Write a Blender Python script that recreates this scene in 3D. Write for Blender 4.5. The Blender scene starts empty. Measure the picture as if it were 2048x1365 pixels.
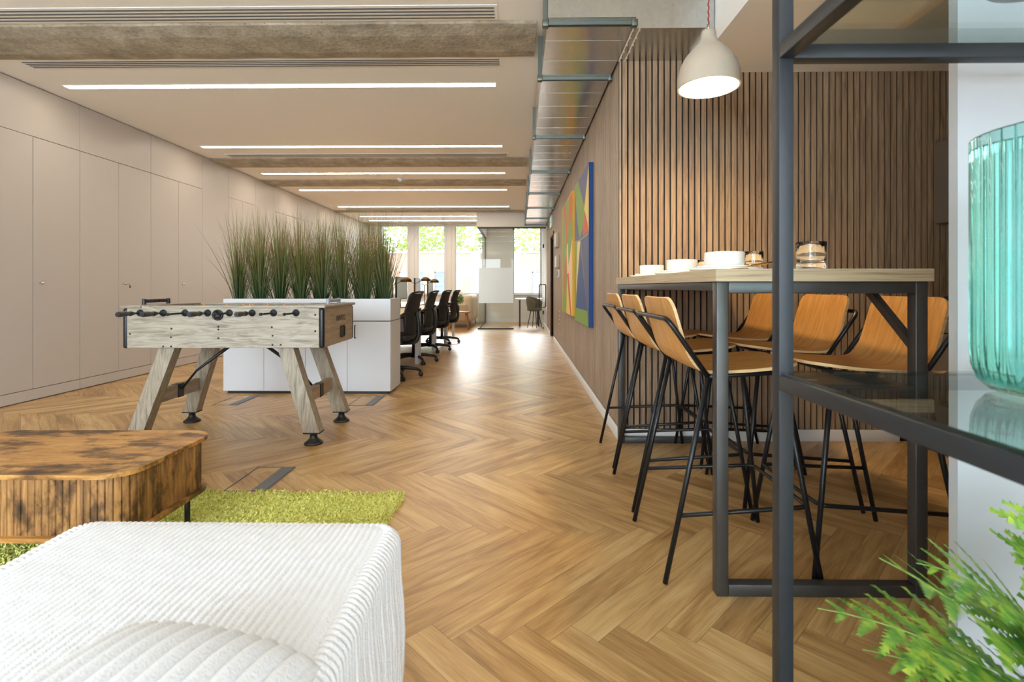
import bpy, bmesh, math, random
from mathutils import Vector, Matrix
random.seed(7)
S = bpy.context.scene
COL = S.collection
PI = math.pi

# ------------------------------------------------------------------ camera
F = 1010.0                      # focal length in pixels of the 2048 px wide frame
H = 1.037                       # eye height
TY = 14.0 / F                   # tangent of the small yaw to the left
cam_d = bpy.data.cameras.new('camera')
cam = bpy.data.objects.new('camera', cam_d)
COL.objects.link(cam)
cam.location = (0, 0, H)
cam.rotation_euler = (PI / 2, 0, math.atan(TY))
cam_d.sensor_width = 36.0
cam_d.lens = 36.0 * F / 2048.0
cam_d.shift_y = -(682.5 - 575.0) / 2048.0
cam_d.clip_start = 0.02
cam_d.clip_end = 400
cam_d.dof.use_dof = True
cam_d.dof.focus_distance = 2.9
cam_d.dof.aperture_fstop = 4.5
S.camera = cam

# ------------------------------------------------------------------ world, sun, exposure
S.view_settings.view_transform = 'Standard'
S.view_settings.look = 'None'
S.view_settings.gamma = 1.0
S.view_settings.exposure = 0.6
S.view_settings.use_curve_mapping = False
W = bpy.data.worlds.new('sky')
S.world = W
W.use_nodes = True
wn = W.node_tree
bg = wn.nodes['Background']
bg.inputs['Color'].default_value = (0.86, 0.93, 1.0, 1)
bg.inputs['Strength'].default_value = 4.1

def area(name, loc, rot, sx, sy, power=None, color=(1, 1, 1), portal=False):
    l = bpy.data.lights.new(name, 'AREA')
    l.shape = 'RECTANGLE'
    l.size = sx
    l.size_y = sy
    o = bpy.data.objects.new(name, l)
    COL.objects.link(o)
    o.location = loc
    o.rotation_euler = rot
    l.color = color
    if power is not None:
        l.energy = power
    if portal:
        l.cycles.is_portal = True
    return o

sun_d = bpy.data.lights.new('hazy_sun', 'SUN')
sun_d.energy = 3.2; sun_d.angle = math.radians(24); sun_d.color = (.96, .98, 1)
sun = bpy.data.objects.new('hazy_sun', sun_d); COL.objects.link(sun)
sun.rotation_euler = (math.radians(-63), 0, math.radians(8))      # low, from beyond the far windows

YR = -3.6      # rear wall (behind the camera)
YF = 15.0      # far window wall
XL = -4.45     # left cupboard fronts
XW = 0.68      # corridor wall
XR = 3.15      # kitchen side wall
ZC = 2.89      # ceiling
YN = 3.43      # nook back wall
# rear area lamps added outside the windows to boost daylight; far portal guides sampling
area('daylight_boost_rear_left', (-2.6, YR - .3, 1.55), (PI / 2, 0, 0), 3.2, 2.3, 240, (.72, .86, 1))
area('daylight_boost_rear_right', (1.2, YR - .3, 1.55), (PI / 2, 0, 0), 3.4, 2.3, 85, (.72, .86, 1))
area('portal_far', (-1.9, YF - .02, 1.87), (-PI / 2, 0, 0), 5.2, 2.1, portal=True)

# ------------------------------------------------------------------ geometry helpers
class G:
    def __init__(s):
        s.v = []; s.f = []; s.m = []; s.sm = []
    def add(s, vs, fs, mi=0, smooth=False):
        b = len(s.v)
        s.v += [tuple(v) for v in vs]
        s.f += [tuple(i + b for i in f) for f in fs]
        s.m += [mi] * len(fs)
        s.sm += [smooth] * len(fs)
        return s
    def box(s, x0, x1, y0, y1, z0, z1, mi=0, M=None):
        vs = [(x, y, z) for x in (x0, x1) for y in (y0, y1) for z in (z0, z1)]
        if M is not None:
            vs = [M @ Vector(v) for v in vs]
        return s.add(vs, [(0, 1, 3, 2), (4, 6, 7, 5), (0, 4, 5, 1), (2, 3, 7, 6), (0, 2, 6, 4), (1, 5, 7, 3)], mi)
    def rbox(s, x0, x1, y0, y1, z0, z1, r=.01, seg=3, mi=0, M=None):
        bm = bmesh.new()
        bmesh.ops.create_cube(bm, size=1)
        for v in bm.verts:
            v.co = Vector(((x0 + x1) / 2 + v.co.x * (x1 - x0), (y0 + y1) / 2 + v.co.y * (y1 - y0), (z0 + z1) / 2 + v.co.z * (z1 - z0)))
        r = min(r, .49 * min(x1 - x0, y1 - y0, z1 - z0))
        bmesh.ops.bevel(bm, geom=list(bm.edges), offset=r, segments=seg, profile=.5, affect='EDGES')
        if M is not None:
            bmesh.ops.transform(bm, matrix=M, verts=bm.verts)
        bm.verts.index_update()
        s.add([v.co for v in bm.verts], [[v.index for v in f.verts] for f in bm.faces], mi, seg > 1)
        bm.free()
        return s
    def beam(s, a, b, w, d, up=(0, 0, 1), mi=0):
        """square bar from a to b, w along side, d along up"""
        a = Vector(a); b = Vector(b); t = (b - a).normalized()
        side = t.cross(Vector(up)).normalized()
        u = side.cross(t).normalized()
        vs = []
        for p in (a, b):
            for i, j in ((-1, -1), (1, -1), (1, 1), (-1, 1)):
                vs.append(p + side * (i * w / 2) + u * (j * d / 2))
        return s.add(vs, [(3, 2, 1, 0), (4, 5, 6, 7), (0, 1, 5, 4), (1, 2, 6, 5), (2, 3, 7, 6), (3, 0, 4, 7)], mi)
    def tube(s, pts, r, seg=10, fillet=0, closed=False, mi=0, caps=True):
        P = [Vector(p) for p in pts]
        if fillet and len(P) > 2:
            Q = [] if closed else [P[0]]
            n = len(P)
            for i in (range(n) if closed else range(1, n - 1)):
                a, b, c = P[i - 1], P[i], P[(i + 1) % n]
                fl = min(fillet, (a - b).length * .45, (c - b).length * .45)
                p0 = b + (a - b).normalized() * fl
                p2 = b + (c - b).normalized() * fl
                for k in range(6):
                    t = k / 5
                    Q.append(p0 * (1 - t) ** 2 + b * 2 * t * (1 - t) + p2 * t * t)
            if not closed:
                Q.append(P[-1])
            P = Q
        n = len(P)
        R = r if isinstance(r, (list, tuple)) else [r] * n
        if len(R) != n:
            R = [R[0] + (R[-1] - R[0]) * i / (n - 1) for i in range(n)]
        vs = []; fs = []
        up = None
        for i in range(n):
            if closed:
                t = (P[(i + 1) % n] - P[i - 1])
            else:
                t = P[min(i + 1, n - 1)] - P[max(i - 1, 0)]
            t.normalize()
            if up is None:
                up = Vector((0, 0, 1)) if abs(t.z) < .9 else Vector((1, 0, 0))
            sd = t.cross(up).normalized()
            up = sd.cross(t).normalized()
            for k in range(seg):
                a = 2 * PI * k / seg
                vs.append(P[i] + (sd * math.cos(a) + up * math.sin(a)) * R[i])
        for i in range(n if closed else n - 1):
            j = (i + 1) % n
            for k in range(seg):
                l = (k + 1) % seg
                fs.append((i * seg + k, j * seg + k, j * seg + l, i * seg + l))
        s.add(vs, fs, mi, True)
        if caps and not closed:
            s.add(vs[:seg], [tuple(range(seg))], mi)
            s.add(vs[-seg:], [tuple(reversed(range(seg)))], mi)
        return s
    def lathe(s, prof, c=(0, 0, 0), seg=32, mi=0, M=None, rib=None, smooth=True):
        vs = []; fs = []
        n = len(prof)
        for r, z in prof:
            for k in range(seg):
                a = 2 * PI * k / seg
                rr = r * (1 + (rib(a, z) if rib else 0))
                v = Vector((rr * math.cos(a), rr * math.sin(a), z))
                if M is not None:
                    v = M @ v
                vs.append(v + Vector(c))
        for i in range(n - 1):
            for k in range(seg):
                l = (k + 1) % seg
                fs.append((i * seg + k, i * seg + l, (i + 1) * seg + l, (i + 1) * seg + k))
        s.add(vs, fs, mi, smooth)
        return s
    def disc(s, r, z, c=(0, 0, 0), seg=32, mi=0, M=None):
        vs = [Vector((r * math.cos(2 * PI * k / seg), r * math.sin(2 * PI * k / seg), z)) for k in range(seg)]
        vs = [(M @ v if M is not None else v) + Vector(c) for v in vs]
        return s.add(vs, [tuple(range(seg))], mi)
    def prism(s, poly, z0, z1, mi=0, smooth_side=False, M=None, mi_side=None):
        n = len(poly)
        vs = [Vector((x, y, z0)) for x, y in poly] + [Vector((x, y, z1)) for x, y in poly]
        if M is not None:
            vs = [M @ v for v in vs]
        s.add(vs, [tuple(reversed(range(n))), tuple(range(n, 2 * n))], mi)
        s.add(vs, [(i, (i + 1) % n, n + (i + 1) % n, n + i) for i in range(n)], mi if mi_side is None else mi_side, smooth_side)
        return s
    def build(s, name, mat, parent=None, loc=None, fix=True):
        me = bpy.data.meshes.new(name)
        me.from_pydata(s.v, [], s.f)
        me.polygons.foreach_set('material_index', s.m)
        me.polygons.foreach_set('use_smooth', s.sm)
        for m in (mat if isinstance(mat, (list, tuple)) else [mat]):
            me.materials.append(m)
        if fix and len(s.v) < 60000:
            bm = bmesh.new(); bm.from_mesh(me)
            bmesh.ops.remove_doubles(bm, verts=bm.verts, dist=1e-6)
            bmesh.ops.recalc_face_normals(bm, faces=bm.faces)
            bm.to_mesh(me); bm.free()
        me.update()
        o = bpy.data.objects.new(name, me)
        COL.objects.link(o)
        if parent is not None:
            o.parent = parent
        if loc is not None:
            o.location = loc
        return o

def rrect(x0, x1, y0, y1, r, seg=8):
    pts = []
    for cx, cy, a0 in ((x1 - r, y0 + r, -PI / 2), (x1 - r, y1 - r, 0), (x0 + r, y1 - r, PI / 2), (x0 + r, y0 + r, PI)):
        for k in range(seg + 1):
            a = a0 + PI / 2 * k / seg
            pts.append((cx + r * math.cos(a), cy + r * math.sin(a)))
    return pts

def tag(o, label, cat, group=None, kind=None):
    o['label'] = label; o['category'] = cat
    if group: o['group'] = group
    if kind: o['kind'] = kind
    return o
def thing(name, label, cat, loc=(0, 0, 0), rz=0, group=None):
    o = bpy.data.objects.new(name, None)
    o.empty_display_size = .1
    COL.objects.link(o)
    o.location = loc; o.rotation_euler = (0, 0, rz)
    return tag(o, label, cat, group)
def struct(o):
    o['kind'] = 'structure'
    return o
def dup(root, loc, rz, label, group=None):
    r = root.copy(); COL.objects.link(r)
    r.location = loc; r.rotation_euler = (0, 0, rz); r['label'] = label
    if group: r['group'] = group
    for ch in list(root.children):
        c = ch.copy(); COL.objects.link(c); c.parent = r
        for g in list(ch.children):
            d = g.copy(); COL.objects.link(d); d.parent = c
    return r

# ------------------------------------------------------------------ materials
def new_mat(name):
    m = bpy.data.materials.new(name)
    m.use_nodes = True
    nt = m.node_tree
    return m, nt, nt.nodes, nt.links, nt.nodes['Principled BSDF']
def srgb(r, g, b):
    f = lambda c: (c / 255 / 12.92) if c / 255 <= .04045 else ((c / 255 + .055) / 1.055) ** 2.4
    return (f(r), f(g), f(b), 1)
def plain(name, col, rough=.5, metal=0, var=.04, scale=8, bump=0, bscale=60, **kw):
    m, nt, N, L, B = new_mat(name)
    tc = N.new('ShaderNodeTexCoord')
    no = N.new('ShaderNodeTexNoise'); no.inputs['Scale'].default_value = scale; no.inputs['Detail'].default_value = 4
    L.new(tc.outputs['Object'], no.inputs['Vector'])
    mr = N.new('ShaderNodeMapRange')
    mr.inputs['To Min'].default_value = 1 - var; mr.inputs['To Max'].default_value = 1 + var
    L.new(no.outputs['Fac'], mr.inputs['Value'])
    mx = N.new('ShaderNodeMix'); mx.data_type = 'RGBA'; mx.blend_type = 'MULTIPLY'
    mx.inputs['Factor'].default_value = 1
    mx.inputs['A'].default_value = srgb(*col)
    L.new(mr.outputs['Result'], mx.inputs['B'])
    L.new(mx.outputs['Result'], B.inputs['Base Color'])
    B.inputs['Roughness'].default_value = rough
    B.inputs['Metallic'].default_value = metal
    for k, v in kw.items():
        B.inputs[k].default_value = v
    if bump:
        nb = N.new('ShaderNodeTexNoise'); nb.inputs['Scale'].default_value = bscale; nb.inputs['Detail'].default_value = 5
        L.new(tc.outputs['Object'], nb.inputs['Vector'])
        bp = N.new('ShaderNodeBump'); bp.inputs['Strength'].default_value = bump; bp.inputs['Distance'].default_value = .01
        L.new(nb.outputs['Fac'], bp.inputs['Height']); L.new(bp.outputs['Normal'], B.inputs['Normal'])
    return m
def ramp(N, stops):
    r = N.new('ShaderNodeValToRGB')
    e = r.color_ramp.elements
    while len(e) > 1: e.remove(e[-1])
    e[0].position = stops[0][0]; e[0].color = stops[0][1]
    for p, c in stops[1:]:
        q = e.new(p); q.color = c
    return r
def wood(name, stops, sc=(1, 14, 14), scale=2.5, rough=.45, knots=0, coat=0, bump=.15, distort=1.2, rand=None):
    """grain runs along the axis with the small scale"""
    m, nt, N, L, B = new_mat(name)
    tc = N.new('ShaderNodeTexCoord')
    mp = N.new('ShaderNodeMapping'); mp.inputs['Scale'].default_value = sc
    L.new(tc.outputs['Object'], mp.inputs['Vector'])
    a = N.new('ShaderNodeTexNoise'); a.inputs['Scale'].default_value = scale; a.inputs['Detail'].default_value = 7
    a.inputs['Roughness'].default_value = .62; a.inputs['Distortion'].default_value = distort
    L.new(mp.outputs['Vector'], a.inputs['Vector'])
    r = ramp(N, [(p, srgb(*c)) for p, c in stops])
    src = a.outputs['Fac']
    if rand:      # per-slat shift of tone: (axis index, pitch)
        sx = N.new('ShaderNodeSeparateXYZ'); L.new(tc.outputs['Object'], sx.inputs[0])
        dv = N.new('ShaderNodeMath'); dv.operation = 'DIVIDE'; dv.inputs[1].default_value = rand[1]
        L.new(sx.outputs[rand[0]], dv.inputs[0])
        fl = N.new('ShaderNodeMath'); fl.operation = 'FLOOR'; L.new(dv.outputs[0], fl.inputs[0])
        wnz = N.new('ShaderNodeTexWhiteNoise'); wnz.noise_dimensions = '1D'; L.new(fl.outputs[0], wnz.inputs['W'])
        mm = N.new('ShaderNodeMath'); mm.operation = 'MULTIPLY_ADD'; mm.inputs[1].default_value = rand[2]; mm.inputs[2].default_value = -rand[2] / 2
        L.new(wnz.outputs['Value'], mm.inputs[0])
        ad = N.new('ShaderNodeMath'); ad.operation = 'ADD'
        L.new(src, ad.inputs[0]); L.new(mm.outputs[0], ad.inputs[1]); src = ad.outputs[0]
        # also slide the grain so that neighbours differ
        cb = N.new('ShaderNodeCombineXYZ'); sc2 = N.new('ShaderNodeMath'); sc2.operation = 'MULTIPLY'; sc2.inputs[1].default_value = 40
        L.new(wnz.outputs['Value'], sc2.inputs[0])
        for i in range(3): L.new(sc2.outputs[0], cb.inputs[i])
        va = N.new('ShaderNodeVectorMath'); L.new(mp.outputs['Vector'], va.inputs[0]); L.new(cb.outputs[0], va.inputs[1])
        L.new(va.outputs[0], a.inputs['Vector'])
    L.new(src, r.inputs['Fac'])
    col = r.outputs['Color']
    if knots:
        k = N.new('ShaderNodeTexNoise'); k.inputs['Scale'].default_value = knots; k.inputs['Detail'].default_value = 6
        k.inputs['Roughness'].default_value = .65
        mk = N.new('ShaderNodeMapping'); mk.inputs['Scale'].default_value = tuple(.35 + .13 * min(s_, 5) for s_ in sc)
        L.new(tc.outputs['Object'], mk.inputs['Vector']); L.new(mk.outputs['Vector'], k.inputs['Vector'])
        kr = ramp(N, [(.34, (.07, .065, .06, 1)), (.43, (.34, .31, .27, 1)), (.50, (.85, .84, .8, 1)), (.54, (1, 1, 1, 1))])
        L.new(k.outputs['Fac'], kr.inputs['Fac'])
        mx = N.new('ShaderNodeMix'); mx.data_type = 'RGBA'; mx.blend_type = 'MULTIPLY'; mx.inputs['Factor'].default_value = 1
        L.new(col, mx.inputs['A']); L.new(kr.outputs['Color'], mx.inputs['B']); col = mx.outputs['Result']
    L.new(col, B.inputs['Base Color'])
    B.inputs['Roughness'].default_value = rough
    B.inputs['Coat Weight'].default_value = coat
    bp = N.new('ShaderNodeBump'); bp.inputs['Strength'].default_value = bump; bp.inputs['Distance'].default_value = .003
    L.new(a.outputs['Fac'], bp.inputs['Height']); L.new(bp.outputs['Normal'], B.inputs['Normal'])
    return m
def thin_glass(name, tint=(1, 1, 1), refl=1.0, rough=0.0, ior=1.5):
    m, nt, N, L, B = new_mat(name)
    N.remove(B)
    out = N['Material Output']
    tr = N.new('ShaderNodeBsdfTransparent'); tr.inputs['Color'].default_value = (*tint, 1)
    gl = N.new('ShaderNodeBsdfGlossy'); gl.inputs['Roughness'].default_value = rough
    fr = N.new('ShaderNodeFresnel')
    ge = N.new('ShaderNodeNewGeometry')          # same reflectance on entering and leaving the sheet
    io = N.new('ShaderNodeMapRange'); io.inputs['To Min'].default_value = ior; io.inputs['To Max'].default_value = 1 / ior
    L.new(ge.outputs['Backfacing'], io.inputs['Value']); L.new(io.outputs[0], fr.inputs['IOR'])
    ml = N.new('ShaderNodeMath'); ml.operation = 'MULTIPLY'; ml.inputs[1].default_value = refl
    L.new(fr.outputs[0], ml.inputs[0])
    mx = N.new('ShaderNodeMixShader')
    L.new(ml.outputs[0], mx.inputs[0]); L.new(tr.outputs[0], mx.inputs[1]); L.new(gl.outputs[0], mx.inputs[2])
    L.new(mx.outputs[0], out.inputs['Surface'])
    return m
def emit(name, col, strength):
    m, nt, N, L, B = new_mat(name)
    B.inputs['Base Color'].default_value = (.8, .8, .8, 1)
    B.inputs['Emission Color'].default_value = (*col, 1)
    B.inputs['Emission Strength'].default_value = strength
    return m

m_ceiling = plain('ceiling_paint', (240, 236, 230), .9, var=.01, scale=1)
m_wall = plain('wall_paint', (222, 217, 209), .85, var=.015, scale=1.5)
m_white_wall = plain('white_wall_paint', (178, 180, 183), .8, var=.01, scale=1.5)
m_laminate = plain('beige_laminate', (184, 175, 166), .38, var=.012, scale=2)
m_gap = plain('shadow_gap', (60, 52, 46), .8)
m_white_cab = plain('white_melamine', (214, 217, 222), .38, var=.01)
m_skirt = plain('skirting_paint', (226, 224, 222), .5, var=.01)
m_black = plain('black_plastic', (26, 26, 28), .42)
m_blackm = plain('black_powder_coat', (27, 28, 31), .38, metal=.3)
m_grey_metal = plain('grey_powder_coat', (39, 43, 48), .45, metal=.2, var=.03)
m_steel = plain('raw_dark_steel', (86, 85, 84), .40, metal=.65, var=.28, scale=7)
m_chrome = plain('polished_steel', (200, 200, 200), .2, metal=1)
m_brass = plain('dark_brass', (92, 66, 34), .28, metal=.9)
m_gold = plain('brushed_gold', (214, 176, 108), .25, metal=1)
m_ceramic = plain('white_glaze', (236, 233, 226), .25, var=.02)
m_greyceramic = plain('grey_ceramic', (150, 152, 150), .5)
m_red = plain('red_glaze', (168, 40, 36), .4)
m_galv = None
m_teal = None

def galvanised(name='galvanised_steel'):
    m, nt, N, L, B = new_mat(name)
    tc = N.new('ShaderNodeTexCoord')
    v = N.new('ShaderNodeTexVoronoi'); v.inputs['Scale'].default_value = 55
    L.new(tc.outputs['Object'], v.inputs['Vector'])
    r = ramp(N, [(0, srgb(196, 200, 199)), (1, srgb(208, 211, 210))])
    L.new(v.outputs['Color'], r.inputs['Fac'])
    L.new(r.outputs['Color'], B.inputs['Base Color'])
    n = N.new('ShaderNodeTexNoise'); n.inputs['Scale'].default_value = 3; n.inputs['Detail'].default_value = 6
    L.new(tc.outputs['Object'], n.inputs['Vector'])
    mr = N.new('ShaderNodeMapRange'); mr.inputs['To Min'].default_value = .14; mr.inputs['To Max'].default_value = .28
    L.new(n.outputs['Fac'], mr.inputs['Value']); L.new(mr.outputs[0], B.inputs['Roughness'])
    B.inputs['Metallic'].default_value = 1
    return m
m_galv = galvanised()
m_galv_dull = plain('dull_galvanised_steel', (112, 118, 112), .45, metal=.9)

def concrete():
    m, nt, N, L, B = new_mat('raw_concrete')
    tc = N.new('ShaderNodeTexCoord')
    n = N.new('ShaderNodeTexNoise'); n.inputs['Scale'].default_value = 5; n.inputs['Detail'].default_value = 9; n.inputs['Roughness'].default_value = .7
    L.new(tc.outputs['Object'], n.inputs['Vector'])
    r = ramp(N, [(.3, srgb(136, 128, 112)), (.5, srgb(166, 157, 140)), (.7, srgb(196, 188, 172))])
    L.new(n.outputs['Fac'], r.inputs['Fac'])
    v = N.new('ShaderNodeTexVoronoi'); v.inputs['Scale'].default_value = 34; v.inputs['Randomness'].default_value = 1
    L.new(tc.outputs['Object'], v.inputs['Vector'])
    r2 = ramp(N, [(.0, (.22, .19, .16, 1)), (.13, (.5, .45, .38, 1)), (.2, (1, 1, 1, 1)), (.62, (1, 1, 1, 1)), (.9, (1.25, 1.2, 1.1, 1))])
    L.new(v.outputs['Distance'], r2.inputs['Fac'])
    mx = N.new('ShaderNodeMix'); mx.data_type = 'RGBA'; mx.blend_type = 'MULTIPLY'; mx.inputs['Factor'].default_value = .75
    L.new(r.outputs[0], mx.inputs['A']); L.new(r2.outputs[0], mx.inputs['B'])
    L.new(mx.outputs['Result'], B.inputs['Base Color'])
    B.inputs['Roughness'].default_value = .9
    bp = N.new('ShaderNodeBump'); bp.inputs['Strength'].default_value = .5; bp.inputs['Distance'].default_value = .006
    L.new(v.outputs['Distance'], bp.inputs['Height']); L.new(bp.outputs['Normal'], B.inputs['Normal'])
    return m
m_concrete = concrete()

def floor_mat():
    m, nt, N, L, B = new_mat('oak_herringbone_planks')
    uv = N.new('ShaderNodeUVMap'); uv.uv_map = 'plank'
    at = N.new('ShaderNodeAttribute'); at.attribute_name = 'rnd'
    sp = N.new('ShaderNodeSeparateColor'); L.new(at.outputs['Color'], sp.inputs[0])
    off = N.new('ShaderNodeVectorMath'); off.operation = 'SCALE'; off.inputs['Scale'].default_value = 37
    L.new(at.outputs['Vector'], off.inputs[0])
    def tex(sc, s, d, dist, rough=.6):
        mp = N.new('ShaderNodeMapping'); mp.inputs['Scale'].default_value = sc
        L.new(uv.outputs[0], mp.inputs['Vector'])
        ad = N.new('ShaderNodeVectorMath'); L.new(mp.outputs[0], ad.inputs[0]); L.new(off.outputs[0], ad.inputs[1])
        n = N.new('ShaderNodeTexNoise'); n.inputs['Scale'].default_value = s; n.inputs['Detail'].default_value = d
        n.inputs['Distortion'].default_value = dist; n.inputs['Roughness'].default_value = rough
        L.new(ad.outputs[0], n.inputs['Vector'])
        return n
    fine = tex((5, 95, 1), 1.6, 5, .2)
    broad = tex((1.6, 13, 1), 1.0, 4, 1.4, .55)
    # growth-ring figure: bands of a warped field
    ring = tex((1.1, 5.5, 1), .9, 2, .5, .4)
    rm = N.new('ShaderNodeMath'); rm.operation = 'MULTIPLY'; rm.inputs[1].default_value = 26
    L.new(ring.outputs['Fac'], rm.inputs[0])
    rs = N.new('ShaderNodeMath'); rs.operation = 'SINE'; L.new(rm.outputs[0], rs.inputs[0])
    def madd(a, k, b):
        q = N.new('ShaderNodeMath'); q.operation = 'MULTIPLY_ADD'; q.inputs[1].default_value = k
        L.new(a, q.inputs[0])
        if isinstance(b, float): q.inputs[2].default_value = b
        else: L.new(b, q.inputs[2])
        return q.outputs[0]
    x = madd(fine.outputs['Fac'], .52, -.26)
    x = madd(broad.outputs['Fac'], .85, x)
    x = madd(rs.outputs[0], .06, x)
    x = madd(sp.outputs[0], .22, x)
    x = madd(x, 1.0, -.06)
    r = ramp(N, [(.12, srgb(126, 92, 54)), (.34, srgb(164, 127, 79)), (.5, srgb(187, 150, 98)), (.66, srgb(203, 169, 115)), (.9, srgb(219, 190, 140))])
    L.new(x, r.inputs['Fac'])
    # joint lines
    s2 = N.new('ShaderNodeSeparateXYZ'); L.new(uv.outputs[0], s2.inputs[0])
    e = N.new('ShaderNodeUVMap'); e.uv_map = 'edge'
    se = N.new('ShaderNodeSeparateXYZ'); L.new(e.outputs[0], se.inputs[0])
    mn = N.new('ShaderNodeMath'); mn.operation = 'MINIMUM'
    L.new(se.outputs[0], mn.inputs[0]); L.new(se.outputs[1], mn.inputs[1])
    lt = N.new('ShaderNodeMapRange'); lt.inputs['From Min'].default_value = 0; lt.inputs['From Max'].default_value = .0022
    lt.inputs['To Min'].default_value = .5; lt.inputs['To Max'].default_value = 1
    L.new(mn.outputs[0], lt.inputs['Value'])
    mx = N.new('ShaderNodeMix'); mx.data_type = 'RGBA'; mx.blend_type = 'MULTIPLY'; mx.inputs['Factor'].default_value = 1
    L.new(r.outputs[0], mx.inputs['A']); L.new(lt.outputs[0], mx.inputs['B'])
    L.new(mx.outputs['Result'], B.inputs['Base Color'])
    B.inputs['Roughness'].default_value = .32
    B.inputs['Specular IOR Level'].default_value = .45
    bp = N.new('ShaderNodeBump'); bp.inputs['Strength'].default_value = .12; bp.inputs['Distance'].default_value = .002
    L.new(fine.outputs['Fac'], bp.inputs['Height']); L.new(bp.outputs['Normal'], B.inputs['Normal'])
    return m
m_floor = floor_mat()
m_slat = wood('walnut_slats', [(.25, (112, 90, 68)), (.45, (146, 120, 94)), (.6, (162, 136, 107)), (.8, (178, 150, 120))], sc=(16, 16, 1.1), scale=2.2, rough=.6, rand=(0, .041, .12))
m_slat_y = wood('walnut_slats_corridor', [(.25, (122, 102, 84)), (.45, (154, 132, 110)), (.6, (170, 146, 122)), (.8, (182, 158, 134))], sc=(16, 16, 1.1), scale=2.2, rough=.5, rand=(1, .041, .16))
m_slat_back = plain('black_felt_backing', (22, 19, 17), .95)
m_oakgrey = wood('weathered_oak', [(.25, (96, 86, 72)), (.42, (140, 130, 114)), (.56, (164, 155, 139)), (.8, (180, 172, 157))], sc=(1.6, 16, 16), scale=3.4, rough=.55, bump=.2)
m_oakgrey_v = wood('weathered_oak_legs', [(.25, (94, 82, 66)), (.42, (136, 124, 106)), (.56, (156, 144, 126)), (.8, (172, 161, 144))], sc=(16, 16, 1.6), scale=3.4, rough=.55, bump=.2)
m_oakgrey_e = wood('weathered_oak_end', [(.25, (120, 100, 80)), (.42, (150, 130, 108)), (.58, (164, 145, 122)), (.8, (180, 162, 138))], sc=(12, 1.3, 12), scale=3, rough=.5, bump=.2)
m_ply = wood('oak_ply_face', [(.3, (178, 122, 58)), (.5, (202, 146, 78)), (.7, (214, 164, 98))], sc=(3, 30, 3), scale=2, rough=.42, bump=.08, distort=.4)
m_plyedge = wood('ply_edge', [(.3, (186, 146, 96)), (.5, (214, 178, 126)), (.7, (226, 196, 148))], sc=(2, 2, 60), scale=3, rough=.5)
m_topface = wood('birch_top', [(.3, (196, 176, 146)), (.5, (210, 192, 162)), (.7, (220, 204, 176))], sc=(10, 1, 10), scale=2.5, rough=.45, bump=.08)
m_topedge = wood('birch_ply_edge', [(.3, (134, 112, 84)), (.42, (176, 156, 124)), (.6, (192, 174, 142)), (.8, (202, 186, 156))], sc=(1.2, 1.2, 60), scale=2.2, rough=.5, distort=.3)
m_rustic = wood('rustic_board', [(.25, (126, 84, 40)), (.42, (170, 120, 60)), (.58, (196, 146, 80)), (.8, (212, 166, 98))], sc=(1.2, 9, 9), scale=2.6, rough=.42, knots=9, bump=.1)
m_rustic_v = wood('rustic_fluting', [(.25, (88, 60, 34)), (.42, (134, 94, 52)), (.58, (168, 122, 70)), (.8, (188, 144, 90))], sc=(12, 12, 1.6), scale=3, rough=.5, knots=9, bump=.12)
m_desk = wood('desk_oak', [(.3, (196, 168, 132)), (.5, (212, 186, 150)), (.7, (222, 200, 166))], sc=(8, 1, 8), scale=2, rough=.4)
m_brownwood = wood('door_frame_wood', [(.3, (92, 62, 38)), (.6, (122, 86, 56))], sc=(10, 10, 1), scale=2, rough=.5)
m_fabric = plain('white_corduroy', (234, 238, 243), .95, var=.02, scale=30, bump=.35, bscale=240)
m_glass = thin_glass('clear_glass', (.965, .985, .975), .4)
m_shelfglass = thin_glass('shelf_glass', (.80, .86, .85), 1.0, .02, 1.6)
m_winglass = thin_glass('window_glass', (.97, .98, .98), .6)
m_light = emit('led_diffuser', (1.0, .89, .745), 22)

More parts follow.
